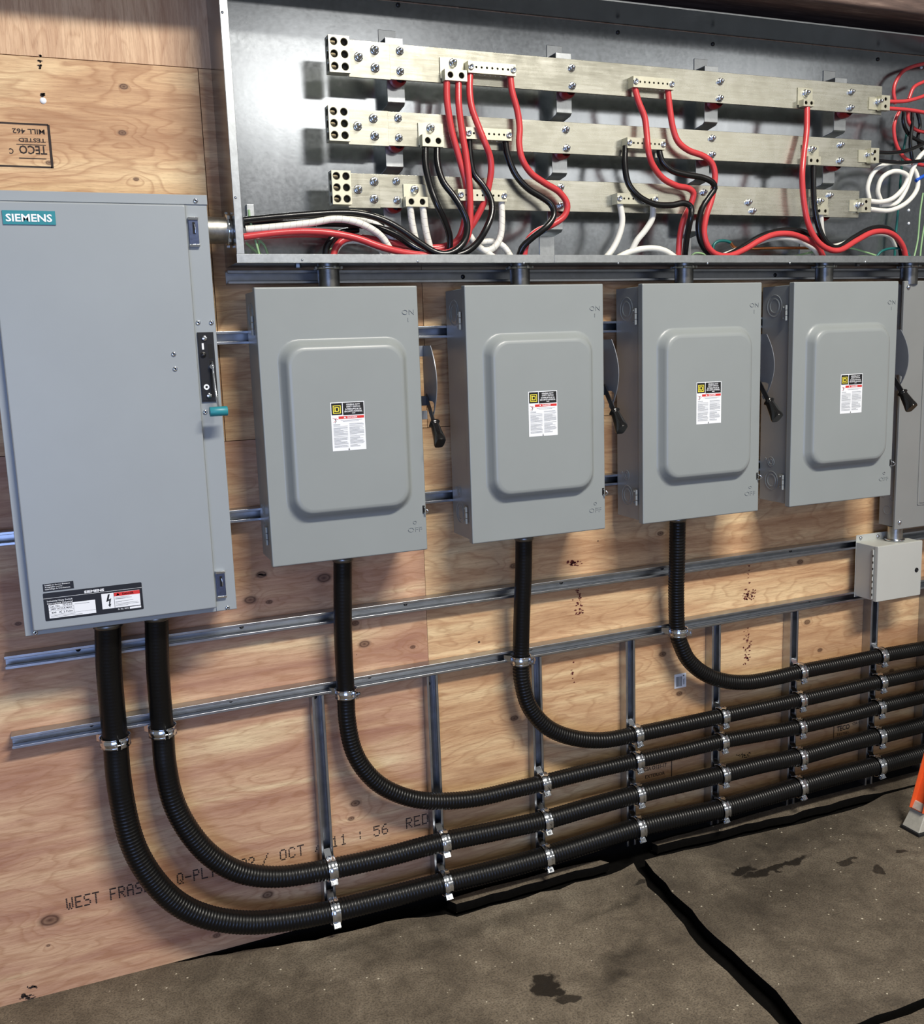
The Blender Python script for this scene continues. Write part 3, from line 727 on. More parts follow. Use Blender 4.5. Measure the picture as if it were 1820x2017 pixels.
    w.rects(O2, eu, ev, [(.006, .100, .008, .1215), (.0255, .100, .0275, .1215), (.008, .100, .0255, .102), (.008, .1195, .0255, .1215)], 3)
    w.rects(O2, eu, ev, [(.0105, .1045, .0135, .117), (.0135, .1045, .0215, .107), (.0135, .1145, .0215, .117), (.0205, .106, .023, .1155), (.0095, .1045, .0105, .1065), (.0095, .115, .0105, .117)], 3)
    for tx, v, sz, wd in (('GENERAL DUTY', .1205, .0058, .038), ('SAFETY SWITCH', .1145, .0058, .038), ('INTERRUPTEUR DE', .108, .0056, .044), ('S\u00c9CURIT\u00c9 UNIVERSEL', .1022, .0056, .050)):
        w.text(tx, O2 + eu * .0622 + ev * v, eu, ev, sz, 0, .02, True, wd)
    w.rects(O2, eu, ev, [(.058, .0985, .067, .1000)], 0)
    w.text('DANGER', O2 + eu * .0585 + ev * .0866, eu, ev, .0058, 0, .03, True, .027)
    w.add([O2 + eu * .034 + ev * .0868, O2 + eu * .041 + ev * .0868, O2 + eu * .0375 + ev * .0908], [(0, 1, 2)], 0)
    # struck-figure pictogram
    def seg(a, b, th, mi):
        a = Vector((a[0], 0, a[1])); b = Vector((b[0], 0, b[1])); n_ = (b - a).normalized().cross(Vector((0, 1, 0))) * th
        w.add([O2 + a - n_, O2 + b - n_, O2 + b + n_, O2 + a + n_], [(0, 1, 2, 3)], mi)
    seg((.004, .0885), (.019, .0835), .0004, 2); seg((.010, .086), (.0135, .080), .0008, 1); seg((.0135, .080), (.010, .0745), .0006, 1); seg((.0115, .080), (.006, .0765), .0005, 2); seg((.0145, .088), (.012, .085), .0006, 2)
    rnd = random.Random(5)
    ln = [(.026, .0805, .086, .0813), (.032, .0775, .076, .0783)]
    z = .071
    while z > .008:
        for a, b in ((.005, .044), (.049, .089)):
            e_ = b - rnd.choice([0, 0, .003, .012, .02]); ln.append((a, z, e_, z + .0008))
        z -= .00215 if rnd.random() < .8 else .0037
    w.rects(O, eu, ev, ln, 4)
    w.rects(O2, eu, ev, [(.043, .001, .047, .002), (.044, .002, .046, .006)], 1)
    w.build('warning_label', [WHITE, INK, REDINK, YELL, GREYINK], t)
    return t
simple_dark = simple('grey_painted_steel', hexl(128, 132, 138), .35, .3, .05, 30)
GREYSTEEL = simple('dark_lever_steel', hexl(62, 62, 64), .3, .6)
proto = make_switch()
spots = [(.5686, 'first and leftmost of the four matching grey safety switches, beside the large box'), (1.1522, 'second from the left of the four matching grey safety switches'),
         (1.7312, 'third from the left of the four matching grey safety switches'), (2.3037, 'fourth matching grey safety switch, rightmost one with no conduit below')]
for i, (x, lab) in enumerate(spots):
    o = proto if i == 0 else copy_tree(proto)
    o.location = (x, -.0412, 1.194); tag(o, lab, 'electrical switch box', 'four grey safety switches')
for i, cx_ in enumerate(((at(629, 545, -.11).x + at(666, 545, -.11).x) / 2, (at(1006, 545, -.11).x + at(1042, 545, -.11).x) / 2, (at(1330, 545, -.11).x + at(1364, 545, -.11).x) / 2, (at(1606, 545, -.11).x + at(1640, 545, -.11).x) / 2, 2.889)):
    t = tag(empty('conduit_nipple', (cx_, -.11, 1.925)), 'short metal pipe joining the trough to the %s' % ['first grey safety switch', 'second grey safety switch', 'third grey safety switch', 'fourth grey safety switch', 'panelboard at the right edge'][i], 'pipe', 'short pipes under the trough')
    b = MB(); b.lathe((cx_, -.11, 1.922), (0, 0, 1), [(.0295, 0), (.0295, .071)], 28); b.build('pipe', DARKPIPE, t)
    b = MB(); b.lathe((cx_, -.11, 1.979), (0, 0, 1), [(.0295, 0), (.036, .001), (.037, .004), (.036, .0075), (.0295, .008)], 24)
    for k in range(8): a = k * pi / 4 + .2; b.box((cx_ + cos(a) * .037 - .003, -.11 + sin(a) * .037 - .003, 1.980), (cx_ + cos(a) * .037 + .003, -.11 + sin(a) * .037 + .003, 1.9865))
    b.build('locknut', PIPE, t)

# ================================================================== LARGE LEFT SWITCH BOX
def left_box():
    t = tag(empty('fused_disconnect_box', (-.051, -.0412, 1.09)), 'tall light grey switch box with teal name badge and teal-knobbed lever', 'electrical switch box')
    x0, x1, z0, z1, yf = -.051, .467, 1.0925, 2.152, -.20
    MB().box((x0, -.0412, z0), (x1, yf, z1)).build('enclosure', GREY_L, t, bevel=.002)
    # fixed strip to the right of the door, and top strip
    MB().box((.4135, yf - .0002, z0 + .002), (x1 - .001, yf - .003, 2.127)).build('side_cover', GREY_L, t, bevel=.001)
    MB().box((x0, yf - .0002, 2.130), (x1 + .001, yf - .003, z1 + .0012)).build('top_cover', GREY_L, t, bevel=.001)
    yd = yf - .022
    d = MB(); dx0, dx1, dz0, dz1 = -.031, .4115, 1.108, 2.1265
    loft(d, [rrect(dx0, dx1, dz0, dz1, .004, yf - .0003, 4), rrect(dx0, dx1, dz0, dz1, .004, yd + .003, 4), rrect(dx0 + .0012, dx1 - .0012, dz0 + .0012, dz1 - .0012, .004, yd + .0007, 4), rrect(dx0 + .0035, dx1 - .0035, dz0 + .0035, dz1 - .0035, .004, yd, 4)])
    door = d.build('door', GREY_L, t, wn=True)
    # hollow head screws
    for (x, z, y, par) in [(.440, 2.139, yf - .003, t), (.4233, 1.8434, yf - .003, t), (.4559, 1.8426, yf - .003, t), (.4237, 1.6187, yf - .003, t), (.4423, 1.1002, yf - .003, t), (-.0276, 1.0995, yf, t), (.3555, 1.7673, yd, door), (.356, 1.731, yd, door)]:
        s = MB().lathe((x, y, z), (0, -1, 0), [(.0062, 0), (.0058, .0022), (.0032, .0032), (.0024, .0030), (.0022, .0008)], 16); s.cyl((x, y - .0004, z), (x, y - .0010, z), .0024, 10, 1); s.build('screw', [CHROME, BLACK], par)
    # latches
    for (zt, zb) in ((2.104, 2.031), (1.208, 1.133)):
        l = MB(); l.box((.4175, yf - .003, zb + .004), (.4405, yf - .010, zt - .012)); l.box((.4165, yf - .003, zt - .012), (.4415, yf - .013, zt - .005), 1); l.box((.4165, yf - .003, zb - .003), (.4415, yf - .012, zb + .003), 1)
        l.box((.4265, yf - .0101, zb + .028), (.4325, yf - .0112, zb + .056), 2); l.tube([(.4325, yf - .012, zb + .03), (.4325, yf - .014, zb + .04), (.431, yf - .012, zb + .05)], .0018, 8, 1)
        l.build('latch', [BLUEZ, CHROME, BLACK], t, bevel=.0006, seg=1)
    # operating mechanism
    p = MB(); px0, px1, pz0, pz1 = .4180, .4580, 1.644, 1.819; yp = yf - .003
    p.box((px0, yp, pz0), (px1, yp - .004, pz1)); p.box((px0 + .001, yp - .004, pz0 + .004), (px0 + .021, yp - .0055, pz1 - .005)); p.box((px0 + .024, yp - .004, pz1 - .065), (px0 + .0355, yp - .0045, pz1 - .030), 1); p.box((px0 + .024, yp - .004, pz0 + .012), (px0 + .036, yp - .0045, pz1 - .070), 1)
    p.box((px0 + .009, yp - .0055, pz1 - .043), (px0 + .014, yp - .0062, pz1 - .027), 2)
    p.lathe((px0 + .011, yp - .0055, pz1 - .056), (0, -1, 0), [(.0075, 0), (.007, .003), (.005, .004), (.0048, .002), (.0035, .005), (.0001, .006)], 18, 0)
    p.lathe((px0 + .013, yp - .0055, pz0 + .038), (0, -1, 0), [(.0072, 0), (.0070, .0008), (.0032, .0008), (.003, 0)], 20, 2)
    for x, z in ((px0 + .017, pz1 - .015), (px0 + .018, pz0 + .016)): p.lathe((x, yp - .0055, z), (0, -1, 0), [(.0072, 0), (.006, .004), (.002, .0055), (.0001, .0055)], 14, 3)
    p.build('operating_mechanism', [BLACKP, BLACK, WHITE, CHROME], t, bevel=.0006, seg=1)
    h = MB(); h.tube(catmull([(.449, yp - .006, 1.744), (.449, yp - .014, 1.735), (.449, yp - .018, 1.71), (.4495, yp - .035, 1.66), (.4495, yp - .056, 1.628)], .004), .003, 10)
    h.cyl((.447, yp - .006, 1.733), (.447, yp - .016, 1.733), .006, 12); L = h.build('lever', CHROME, t)
    k = MB(); k.lathe((.4265, yp - .058, 1.622), (1, 0, 0), [(.0001, 0), (.0112, 0), (.012, .001), (.012, .043), (.0112, .044), (.0001, .044)], 24); k.build('knob', TEAL, L)
    # name badge
    b = MB(); b.box((.0005, yd, 2.0745), (.1135, yd - .003, 2.1055), 0); b.text('SIEMENS', (.0565, yd - .0033, 2.0812), (1, 0, 0), (0, 0, 1), .0235, 1, .022, True, .099, .0006); b.build('name_badge', [TEAL, WHITE], door)
    # rating label
    w = MB(); o = Vector((-.001, yd - .0004, 1.130)); eu = Vector((1, 0, 0)); ev = Vector((0, 0, 1))
    w.prism([q for q in rrect(-.001, .2305, 1.130, 1.2005, .003, yd - .0004, 3)], (0, .0003, 0), 0)
    w.box((.001, yd - .0001, 1.2045), (.0712, yd - .0004, 1.2235), 0)
    o1 = o - Vector((0, .0002, 0)); o2 = o - Vector((0, .0004, 0))
    w.rects(o1, eu, ev, [(.0, .0565, .231, .0572), (.010, .006, .118, .040), (.1335, .0125, .1625, .052), (.1635, .0125, .225, .052), (.198, .0055, .2255, .0105)], 1)
    w.rects(o2, eu, ev, [(.1635, .042, .225, .0515)], 2)
    w.text('SIEMENS', o2 + eu * .118 + ev * .0595, eu, ev, .0085, 1, .04, True, .047)
    w.text('Industrial Duty Switch', o2 + eu * .008 + ev * .0475, eu, ev, .0058, 1, .01, False, .058); w.text('Interrupteur Industriel', o2 + eu * .008 + ev * .0415, eu, ev, .0058, 1, .01, False, .058)
    w.text('Cat. No.', o2 + eu * .0125 + ev * .0335, eu, ev, .007, 0, .01, False, .024); w.text('ID225', o2 + eu * .043 + ev * .0345, eu, ev, .0072, 0, .01, False, .022)
    w.text('240V AC/CA MAX', o2 + eu * .014 + ev * .0265, eu, ev, .006, 0, .02, False, .050); w.text('400   A', o2 + eu * .015 + ev * .0175, eu, ev, .006, 0, .02, False, .023); w.text('2 Poles', o2 + eu * .043 + ev * .0175, eu, ev, .006, 0, .02, False, .021)
    w.rects(o2, eu, ev, [(.010, .032, .067, .0324), (.010, .024, .067, .0244), (.0385, .015, .039, .024), (.067, .015, .0675, .033), (.010, .0145, .118, .0149), (.0135, .0115, .07, .0121), (.0135, .0085, .086, .0091), (.07, .0345, .104, .0352)], 0)
    w.text('DANGER', o2 + eu * .197 + ev * .0438, eu, ev, .0076, 1, .03, True, .027); w.add([o2 + eu * .168 + ev * .0435, o2 + eu * .177 + ev * .0435, o2 + eu * .1725 + ev * .0502], [(0, 1, 2)], 1)
    w.add([o2 + eu * a + ev * b_ for a, b_ in ((.149, .049), (.1535, .0495), (.150, .036), (.156, .0385), (.1525, .024), (.155, .0245), (.1515, .0155), (.1475, .0225), (.1495, .0232), (.151, .033), (.1435, .030))], [(0, 10, 2, 1), (10, 9, 3, 2), (9, 8, 4, 3), (8, 7, 6, 5, 4)], 0)
    w.rects(o2, eu, ev, [(.1655, z, e_, z + .0006) for z, e_ in ((.0385, .200), (.0355, .205), (.0345, .190), (.028, .208), (.0262, .180), (.0225, .218), (.0195, .222), (.017, .195))], 0)
    for tx, v in (('Suitable as Service Entrance', .0885), ('Acceptable comme', .0835), ('appareillage de branchement', .0785)): w.text(tx, o2 + eu * .006 + ev * v, eu, ev, .0044, 1, .01, False, .058 if 'comme' not in tx else .04)
    w.text('Pt. No. 9073', o2 + eu * .170 + ev * .0062, eu, ev, .005, 1, .02, False, .025)
    w.build('rating_label', [INK, WHITE, REDINK], door)
left_box()
t = tag(empty('galvanised_pipe_stub', (.467, -.11, 2.08)), 'wide galvanised pipe joining the tall left box to the trough', 'pipe')
MB().lathe((.4675, -.11, 2.08), (1, 0, 0), [(.034, 0), (.034, .068)], 32).build('pipe', PIPE, t)
b = MB().lathe((.5235, -.11, 2.08), (1, 0, 0), [(.034, 0), (.0405, .0005), (.0415, .004), (.0405, .0075), (.034, .008)], 24)
for k in range(8): a = k * pi / 4; b.box((.524, -.11 + cos(a) * .041 - .004, 2.08 + sin(a) * .041 - .004), (.531, -.11 + cos(a) * .041 + .004, 2.08 + sin(a) * .041 + .004))
b.build('locknut', CHROME, t)

# ================================================================== TROUGH
TX0, TX1, TZ0, TZ1, TY = .535, 3.95, 1.993, 2.72, -.183
def trough():
    t = tag(empty('busbar_trough', (TX0, -.001, TZ0)), 'long open galvanised steel trough with busbars and cables inside', 'electrical trough')
    e = .0015
    MB().box((TX0, -.001, TZ0), (TX1, -.004, TZ1 - .004)).build('back_panel', GALV, t)
    MB().box((TX0, -.0042, TZ0), (TX0 + e, TY, TZ1)).build('end_panel', GALV, t)
    MB().box((TX0 + e, -.0042, TZ0), (TX1, TY + .0005, TZ0 + e)).build('bottom_panel', GALV, t)
    MB().box((TX0 + e, -.0042, TZ1 - e), (TX1, TY + .0005, TZ1)).build('top_panel', GALV, t)
    f = MB(); f.box((TX0 + .0005, TY, TZ0 + .0208), (TX0 + .020, TY - .0016, TZ1)); f.build('side_flange', GALVF, t, bevel=.0006, seg=1)
    xs = 1.4455
    f = MB(); f.box((TX0 - .0008, TY, TZ0 - .0008), (xs, TY - .0018, TZ0 + .0205)); f.box((TX0 - .0008, TY + .012, TZ0 - .002), (xs, TY - .0018, TZ0 - .0008)); f.build('bottom_flange', GALVF, t, bevel=.0006, seg=1)
    f = MB(); f.box((xs + .0006, TY, TZ0 - .0008), (TX1, TY - .0018, TZ0 + .0205)); f.box((xs + .0006, TY + .012, TZ0 - .002), (TX1, TY - .0018, TZ0 - .0008)); f.build('bottom_flange', GALVF, t, bevel=.0006, seg=1)
    f = MB(); f.box((TX0 + .02, TY, TZ1 - .004), (TX1, TY - .0016, TZ1)); f.build('top_flange', GALVF, t)
    for (px, py) in ((464, 389), (438, 24), (595, 512), (823, 515), (1032, 518), (1218, 518.5), (1394, 518.5), (1556, 518), (1705, 516)):
        q = at(px, py, TY - .0018); MB().lathe(q, (0, -1, 0), [(.0035, 0), (.003, .0012), (.0001, .0018)], 10).build('rivet', CHROME, t)
    for (px, py) in ((1217, 64), (1404, 87), (784, 10), (1729, 117)):
        q = at(px, py, -.0042); MB().lathe(q, (0, -1, 0), [(.0065, 0), (.006, .003), (.003, .0045), (.0001, .004)], 12).build('screw', BLACKP, t)
    for (px, py) in ((1815, 133), (1790, 414), (1790, 440), (1120, 292)):
        q = at(px, py, -.0042); MB().lathe(q, (0, -1, 0), [(.005, 0), (.004, .003), (.0001, .004)], 12).build('screw', WHITE, t)
    for (px, py) in ((588, 540), (1688, 535)):
        q = at(px, py, -.12); MB().cyl((q.x, q.y, TZ0 - .0005), (q.x, q.y, TZ0 - .009), .009, 6, smooth=False).build('hex_nut', DARKPIPE, t)
trough()
tag(MB().box(at(490, 408, -.0045) + Vector((-.008, 0, -.05)), at(490, 408, -.0045) + Vector((.012, -.012, .006))).build('grounding_lug', BRACKET, None, bevel=.001), 'small metal grounding lug at the left end of the trough', 'lug')

# ------------------------------------------------------------------ busbars
YBAR = -.105
def face_holes(mb, o, eu, ev, nn, W_, H_, holes, r, depth, mi=0, mih=1, nc=None):
    # rectangular face split in cells, each with a round blind hole
    o = Vector(o); eu = Vector(eu); ev = Vector(ev); nn = Vector(nn); nx, nz = holes; n = 24
    for i in range(nx):
        for j in range(nz):
            u0, u1, v0, v1 = W_ * i / nx, W_ * (i + 1) / nx, H_ * j / nz, H_ * (j + 1) / nz; cu, cv = (u0 + u1) / 2, (v0 + v1) / 2
            if nc: cu += nc[0]; cv += nc[1]
            outer = []; inn = []
            for k in range(n):
                a = 2 * pi * k / n + pi / n; ca, sa = cos(a), sin(a)
                tt = min(((u1 - cu) / ca if ca > 1e-9 else (u0 - cu) / ca if ca < -1e-9 else 9), ((v1 - cv) / sa if sa > 1e-9 else (v0 - cv) / sa if sa < -1e-9 else 9))
                outer.append((cu + ca * tt, cv + sa * tt)); inn.append((cu + ca * r, cv + sa * r))
            # snap nearest samples to the corners
            for (qu, qv) in ((u0, v0), (u1, v0), (u1, v1), (u0, v1)):
                k = min(range(n), key=lambda m_: (outer[m_][0] - qu) ** 2 + (outer[m_][1] - qv) ** 2); outer[k] = (qu, qv)
            P = lambda q, d=0: o + eu * q[0] + ev * q[1] + nn * d
            vs = [P(q) for q in outer] + [P(q) for q in inn]
            mb.add(vs, [(k, (k + 1) % n, n + (k + 1) % n, n + k) for k in range(n)], mi)
            ch = [(cu + (q[0] - cu) * .86, cv + (q[1] - cv) * .86) for q in inn]
            mb.add([P(q) for q in inn] + [P(q, -.0015) for q in ch], [(k, (k + 1) % n, n + (k + 1) % n, n + k) for k in range(n)], mi, True)
            mb.add([P(q, -.0015) for q in ch] + [P(q, -depth) for q in ch], [(k, (k + 1) % n, n + (k + 1) % n, n + k) for k in range(n)], mih, True)
            mb.add([P(q, -depth) for q in ch], [list(range(n))], mih)
HOLE = simple('threaded_hole', hexl(96, 88, 70), .5, .8)
def hexbolt(par, q, r=.0095, h=.010, nut=True):
    q = Vector(q); mb = MB()
    mb.lathe(q, (0, -1, 0), [(r * 1.28, 0), (r * 1.28, .0018), (r * .9, .002)], 20)
    mb.cyl(q + Vector((0, -.0018, 0)), q + Vector((0, -.0018 - h * .75, 0)), r, 6, smooth=False)
    mb.lathe(q + Vector((0, -.0018 - h * .75, 0)), (0, -1, 0), [(r * .9, 0), (r * .56, .0006), (r * .56, h * .6), (r * .45, h * .75), (.0001, h * .75)], 14)
    mb.build('bolt', BOLT, par)
def block(par, q0, q1, y0, y1, holes, r, name='terminal_lug', side=True):
    """lug block between two opposite front corners given as points, with barrel holes"""
    x0, x1 = min(q0.x, q1.x), max(q0.x, q1.x); z0, z1 = min(q0.z, q1.z), max(q0.z, q1.z); mb = MB()
    face_holes(mb, (x0, y1, z0), (1, 0, 0), (0, 0, 1), (0, -1, 0), x1 - x0, z1 - z0, holes, r, min(.02, abs(y1 - y0) * .8))
    if side and holes[1] == 3:
        face_holes(mb, (x0, y0, z0), (0, -1, 0), (0, 0, 1), (-1, 0, 0), y0 - y1, z1 - z0, (1, 3), r * 1.1, .02)
    else: mb.add([(x0, y0, z0), (x0, y1, z0), (x0, y1, z1), (x0, y0, z1)], [(0, 1, 2, 3)])
    mb.add([(x1, y0, z0), (x1, y1, z0), (x1, y1, z1), (x1, y0, z1)], [(3, 2, 1, 0)])
    mb.add([(x0, y0, z0), (x1, y0, z0), (x1, y1, z0), (x0, y1, z0)], [(0, 3, 2, 1)][::1]); mb.add([(x0, y0, z1), (x1, y0, z1), (x1, y1, z1), (x0, y1, z1)], [(0, 1, 2, 3)])
    mb.add([(x0, y0, z0), (x1, y0, z0), (x1, y0, z1), (x0, y0, z1)], [(0, 1, 2, 3)])
    return mb.build(name, [LUG, HOLE], par)
def strip(par, q0, q1, ytop, label=None):
    """bolted multi-screw terminal strip standing off the bar"""
    x0, x1, z0, z1 = q0.x, q1.x, min(q0.z, q1.z), max(q0.z, q1.z); yf = ytop
    mb = MB(); n = 9; W_ = x1 - x0; H_ = z1 - z0
    face_holes(mb, (x0, yf, z0), (1, 0, 0), (0, 0, 1), (0, -1, 0), W_, H_, (n, 1), .0032, .008)
    y0 = YBAR - .0062
    mb.add([(x0, y0, z0), (x0, yf, z0), (x0, yf, z1), (x0, y0, z1)], [(3, 2, 1, 0)]); mb.add([(x1, y0, z0), (x1, yf, z0), (x1, yf, z1), (x1, y0, z1)], [(0, 1, 2, 3)])
    mb.add([(x0, y0, z1), (x1, y0, z1), (x1, yf, z1), (x0, yf, z1)], [(0, 1, 2, 3)])
    face_holes(mb, (x0, y0, z0), (1, 0, 0), (0, -1, 0), (0, 0, -1), W_, y0 - yf, (n, 1), .0034, .01)
    s = mb.build('terminal_strip', [LUG, HOLE], par)
    for k in (0, n - 1):
        c = Vector((x0 + W_ * (k + .5) / n, yf, (z0 + z1) / 2)); sc = MB().lathe(c, (0, -1, 0), [(.0085, 0), (.0085, .003), (.007, .004), (.0045, .004), (.004, .001), (.0001, .001)], 16); sc.build('terminal_screw', BOLT, s)
    return s
def zbracket(par, x, zt, zb, top=False):
    """stand-off: plate in front, step, foot on the back panel; insulator between it and the bar"""
    w = .025; yfp = -.062; t = .0025; mb = MB()
    prof = [(yfp, zt), (yfp, zb - .046), (yfp + .008, zb - .053), (-.0065, zb - .060), (-.0065, zb - .13)]
    bk = [(yfp + t, zt - t), (yfp + t, zb - .045), (yfp + .0095, zb - .0505), (-.0045, zb - .0575), (-.0042, zb - .13)]
    if top: prof = [(-.0065, zt + .036), (-.0065, zt)] + prof; bk = [(-.0042, zt + .036), (-.0042, zt - t)] + bk
    pts = [Vector((x - w, y, z)) for (y, z) in prof]; back = [Vector((x - w, y, z)) for (y, z) in bk]
    mb.prism(pts + back[::-1], (2 * w, 0, 0))
    mb.build('standoff_bracket', BRACKET, par, bevel=.0015, seg=2)
    i = MB().lathe((x, yfp - .0002, zb + .012), (0, -1, 0), [(.018, 0), (.023, .008), (.023, .028), (.018, YBAR * -1 + yfp - .0005)], 20)
    i.build('insulator', INSUL, par)
def busbar(nm, label, L0, L1, z0, z1, plate, lug, bolts, platebolts, brackets, platez=0):
    t = tag(empty('busbar', (L0, YBAR + .006, z0)), label, 'busbar', 'three flat busbars in the trough')
    MB().box((L0, YBAR, z0), (L1, YBAR - .0062, z1)).build('bar', BAR, t, bevel=.0008, seg=1)
    # lug tang plate lying on the left end
    MB().box((L0 - .014, YBAR - .0064, z0 - .003), (plate, YBAR - .0124, z1 - .001)).build('lug_tang', BAR, t, bevel=.0006, seg=1)
    a, b = (at(px, py, -.152) for px, py in lug)
    block(t, a, b, YBAR - .0124, -.152, (2, 3), .0105)
    for (px, py) in bolts: hexbolt(t, at(px, py, YBAR - .0064), .0085)
    for (px, py) in platebolts: hexbolt(t, at(px, py, YBAR - .0126), .0095, .013)
    for px, pt, pb in brackets:
        q = at(px, pb, -.065); zbracket(t, q.x, z1 + (.030 if z1 > 2.5 else .004), z0, z1 > 2.5)
    return t
B1 = busbar('a', 'topmost flat metal busbar with red cables bolted to it', .8905, 2.7352, 2.4815, 2.573, .893 + .10, ((646, 67.5), (691, 144)),
            [(787.4, 100.5), (788.4, 140.4), (1125.6, 134), (1127, 169.3), (1418.4, 160.8), (1417.4, 194), (1676, 181.6), (1674.3, 213)], [(737.6, 98.8), (706, 112.4), (738.7, 133.9)], [(780, 0, 160), (1112, 0, 190), (1402, 0, 208), (1656, 0, 228)])
B2 = busbar('b', 'middle flat metal busbar with black cables bolted to it', .8797, 2.6961, 2.3095, 2.3985, .88 + .10, ((645.8, 206.5), (690.5, 278.5)),
            [(784, 232.7), (785.7, 271.5), (1114.5, 255.5), (1116, 292), (1402.4, 272.6), (1402.4, 305), (1655.5, 285.5), (1654, 316.8)], [(735.2, 233.4), (704.2, 248.7), (738, 268)], [(777, 0, 290), (1103, 0, 305), (1385, 0, 320), (1634, 0, 333)])
B3 = busbar('c', 'lowest flat metal busbar with white neutral cables bolted to it', .8705, 2.651, 2.1455, 2.2335, .872 + .075, ((652.5, 334.8), (693.8, 403)),
            [(780.6, 357), (782.3, 394.2), (1104.2, 369), (1105, 404.7), (1385.7, 378.9), (1633.7, 385), (1474, 398.6), (1482, 415.6)], [(737, 357.7), (705.3, 373), (737, 391.8)], [(773, 0, 410), (1094, 0, 420), (1370, 0, 425), (1612, 0, 432)])
# bolt-on lugs with two barrels: tang plate, block, bolt
def lug2(par, tang, blk, bolt, holes=(2, 1), r=.0088, yb=-.138):
    a, b = at(*tang[:2], YBAR - .010), at(*tang[2:], YBAR - .010)
    MB().box((a.x, YBAR - .0063, min(a.z, b.z)), (b.x, YBAR - .0105, max(a.z, b.z))).build('lug_tang', LUG, par, bevel=.0006, seg=1)
    a, b = at(*blk[:2], yb), at(*blk[2:], yb)
    block(par, a, b, YBAR - .0107, yb, holes, r, side=False)
    hexbolt(par, at(*bolt, YBAR - .0107), .0092, .013)
lug2(B1, (866, 112, 914, 158), (876, 135, 920.5, 160.5), (892, 124)); lug2(B2, (823, 241, 874, 288), (831.7, 264, 874.5, 289.6), (847.7, 252.8)); lug2(B3, (794, 362, 840, 406), (799, 387, 843.6, 407.5), (816.4, 373.8))
lug2(B1, (1572, 172, 1600, 209), (1583, 195, 1604, 210), (1586, 184), (2, 1), .006); lug2(B2, (1580, 285, 1612, 325), (1592, 307, 1616.5, 325.5), (1598, 295), (2, 1), .006); lug2(B3, (1594, 388, 1630, 424), (1608, 408, 1632, 423), (1613, 397), (2, 1), .006)
def endlug(par, blk, bolt):
    a, b = at(*blk[:2], -.134), at(*blk[2:], -.134)
    MB().box((a.x - .035, YBAR - .0063, min(a.z, b.z) + .004), (b.x, YBAR - .0103, max(a.z, b.z) - .004)).build('lug_tang', LUG, par)
    block(par, a, b, YBAR - .0105, -.134, (1, 2), .0062, side=False); hexbolt(par, at(*bolt, YBAR - .0106), .009, .014)
endlug(B1, (1737, 187, 1752.5, 217.5), (1729, 201)); endlug(B2, (1716, 291, 1731, 321), (1710, 305)); endlug(B3, (1698, 390, 1715, 418), (1690, 404))
for B, q in ((B1, (922, 119, 1016, 131)), (B2, (918, 250, 1007.5, 262)), (B3, (902, 372, 998, 380)), (B1, (1247.7, 149, 1327.8, 157)), (B2, (1235.8, 270, 1310.7, 274)), (B3, (1216, 380, 1296, 384))):
    a = at(q[0], q[1], -.143); b = at(q[2], q[1] + (q[3] - q[1]), -.143)
    strip(B, Vector((a.x, 0, a.z)), Vector((b.x, 0, a.z - .031)), -.143)

# ================================================================== CABLES IN THE TROUGH
RW = .0094
def cable(pix, y, mat, label, r=RW, cat='cable', group=None, name='power_cable', n=12, copper=False):
    """y: single depth or list of (index, depth) keys"""
    N = len(pix)
    if not isinstance(y, (list, tuple)): yy = [y] * N
    else:
        yy = []
        for i in range(N):
            k = 0
            while k < len(y) - 2 and i > y[k + 1][0]: k += 1
            (i0, a), (i1, b) = y[k], y[k + 1]; f_ = min(1, max(0, (i - i0) / max(1, (i1 - i0)))); yy.append(a + (b - a) * f_)
    P = [at(px, py, d) for (px, py), d in zip(pix, yy)]
    mb = MB().tube(catmull(P, .008), r, n)
    o = mb.build(name, mat); tag(o, label, cat, group)
    if copper:
        d = (P[0] - P[1]).normalized(); c = MB().cyl(P[0] - d * .002, P[0] + d * .012, r * .72, 10); c.build('bare_end', COPPER, o)
    return o
def E_(n, a, b, c=None): return [(0, a), (n // 2, b), (n - 1, c if c is not None else b)]
RG = 'thick red cables in the trough'; BG = 'thick black cables in the trough'; WG = 'thick white cables in the trough'
p = [(880, 160), (880, 185), (882, 211), (890, 259), (903, 306), (917, 358), (919, 392), (914, 440), (900, 474), (872, 486), (838, 488), (800, 483), (760, 476), (690, 466), (600, 461), (484, 466)]
cable(p, [(0, -.125), (5, -.135), (8, -.10), (15, -.095)], REDW, 'thick red cable in the left barrel of the top busbar lug', group=RG, copper=True)
p = [(903, 163), (903, 185), (904, 211), (910, 259), (918, 306), (924, 358), (926, 402), (925, 445), (917, 474), (893, 494), (850, 502), (804, 499), (753, 487), (702, 469), (651, 459), (600, 456), (545, 459), (480, 467)]
cable(p, [(0, -.125), (5, -.15), (9, -.15), (12, -.16), (17, -.13)], REDW, 'thick red cable in the right barrel of the top busbar lug', group=RG, copper=True)
p = [(926, 141), (925, 177), (929, 211), (940.7, 245), (954.3, 279), (964.6, 306.6), (967.3, 334), (963, 364.6), (956, 392), (944, 419), (927, 448), (905, 474), (870, 490), (830, 490), (770, 478), (710, 468), (678, 472), (662, 487), (656, 506)]
cable(p, [(0, -.128), (4, -.155), (9, -.13), (12, -.10), (18, -.11)], REDW, 'thick red cable from the left end of the first top terminal strip, S-shaped', group=RG)
p = [(1005, 150), (1009, 181), (1019, 218), (1023.5, 252), (1022.5, 283), (1028.6, 313.5), (1046, 341), (1073.6, 361), (1101, 378), (1117, 402), (1111, 426), (1087, 443), (1056.6, 456.6), (1038, 477), (1031, 512)]
cable(p, [(0, -.128), (5, -.15), (10, -.14), (14, -.115)], REDW, 'thick red cable bulging right before dropping above the second grey switch', group=RG)
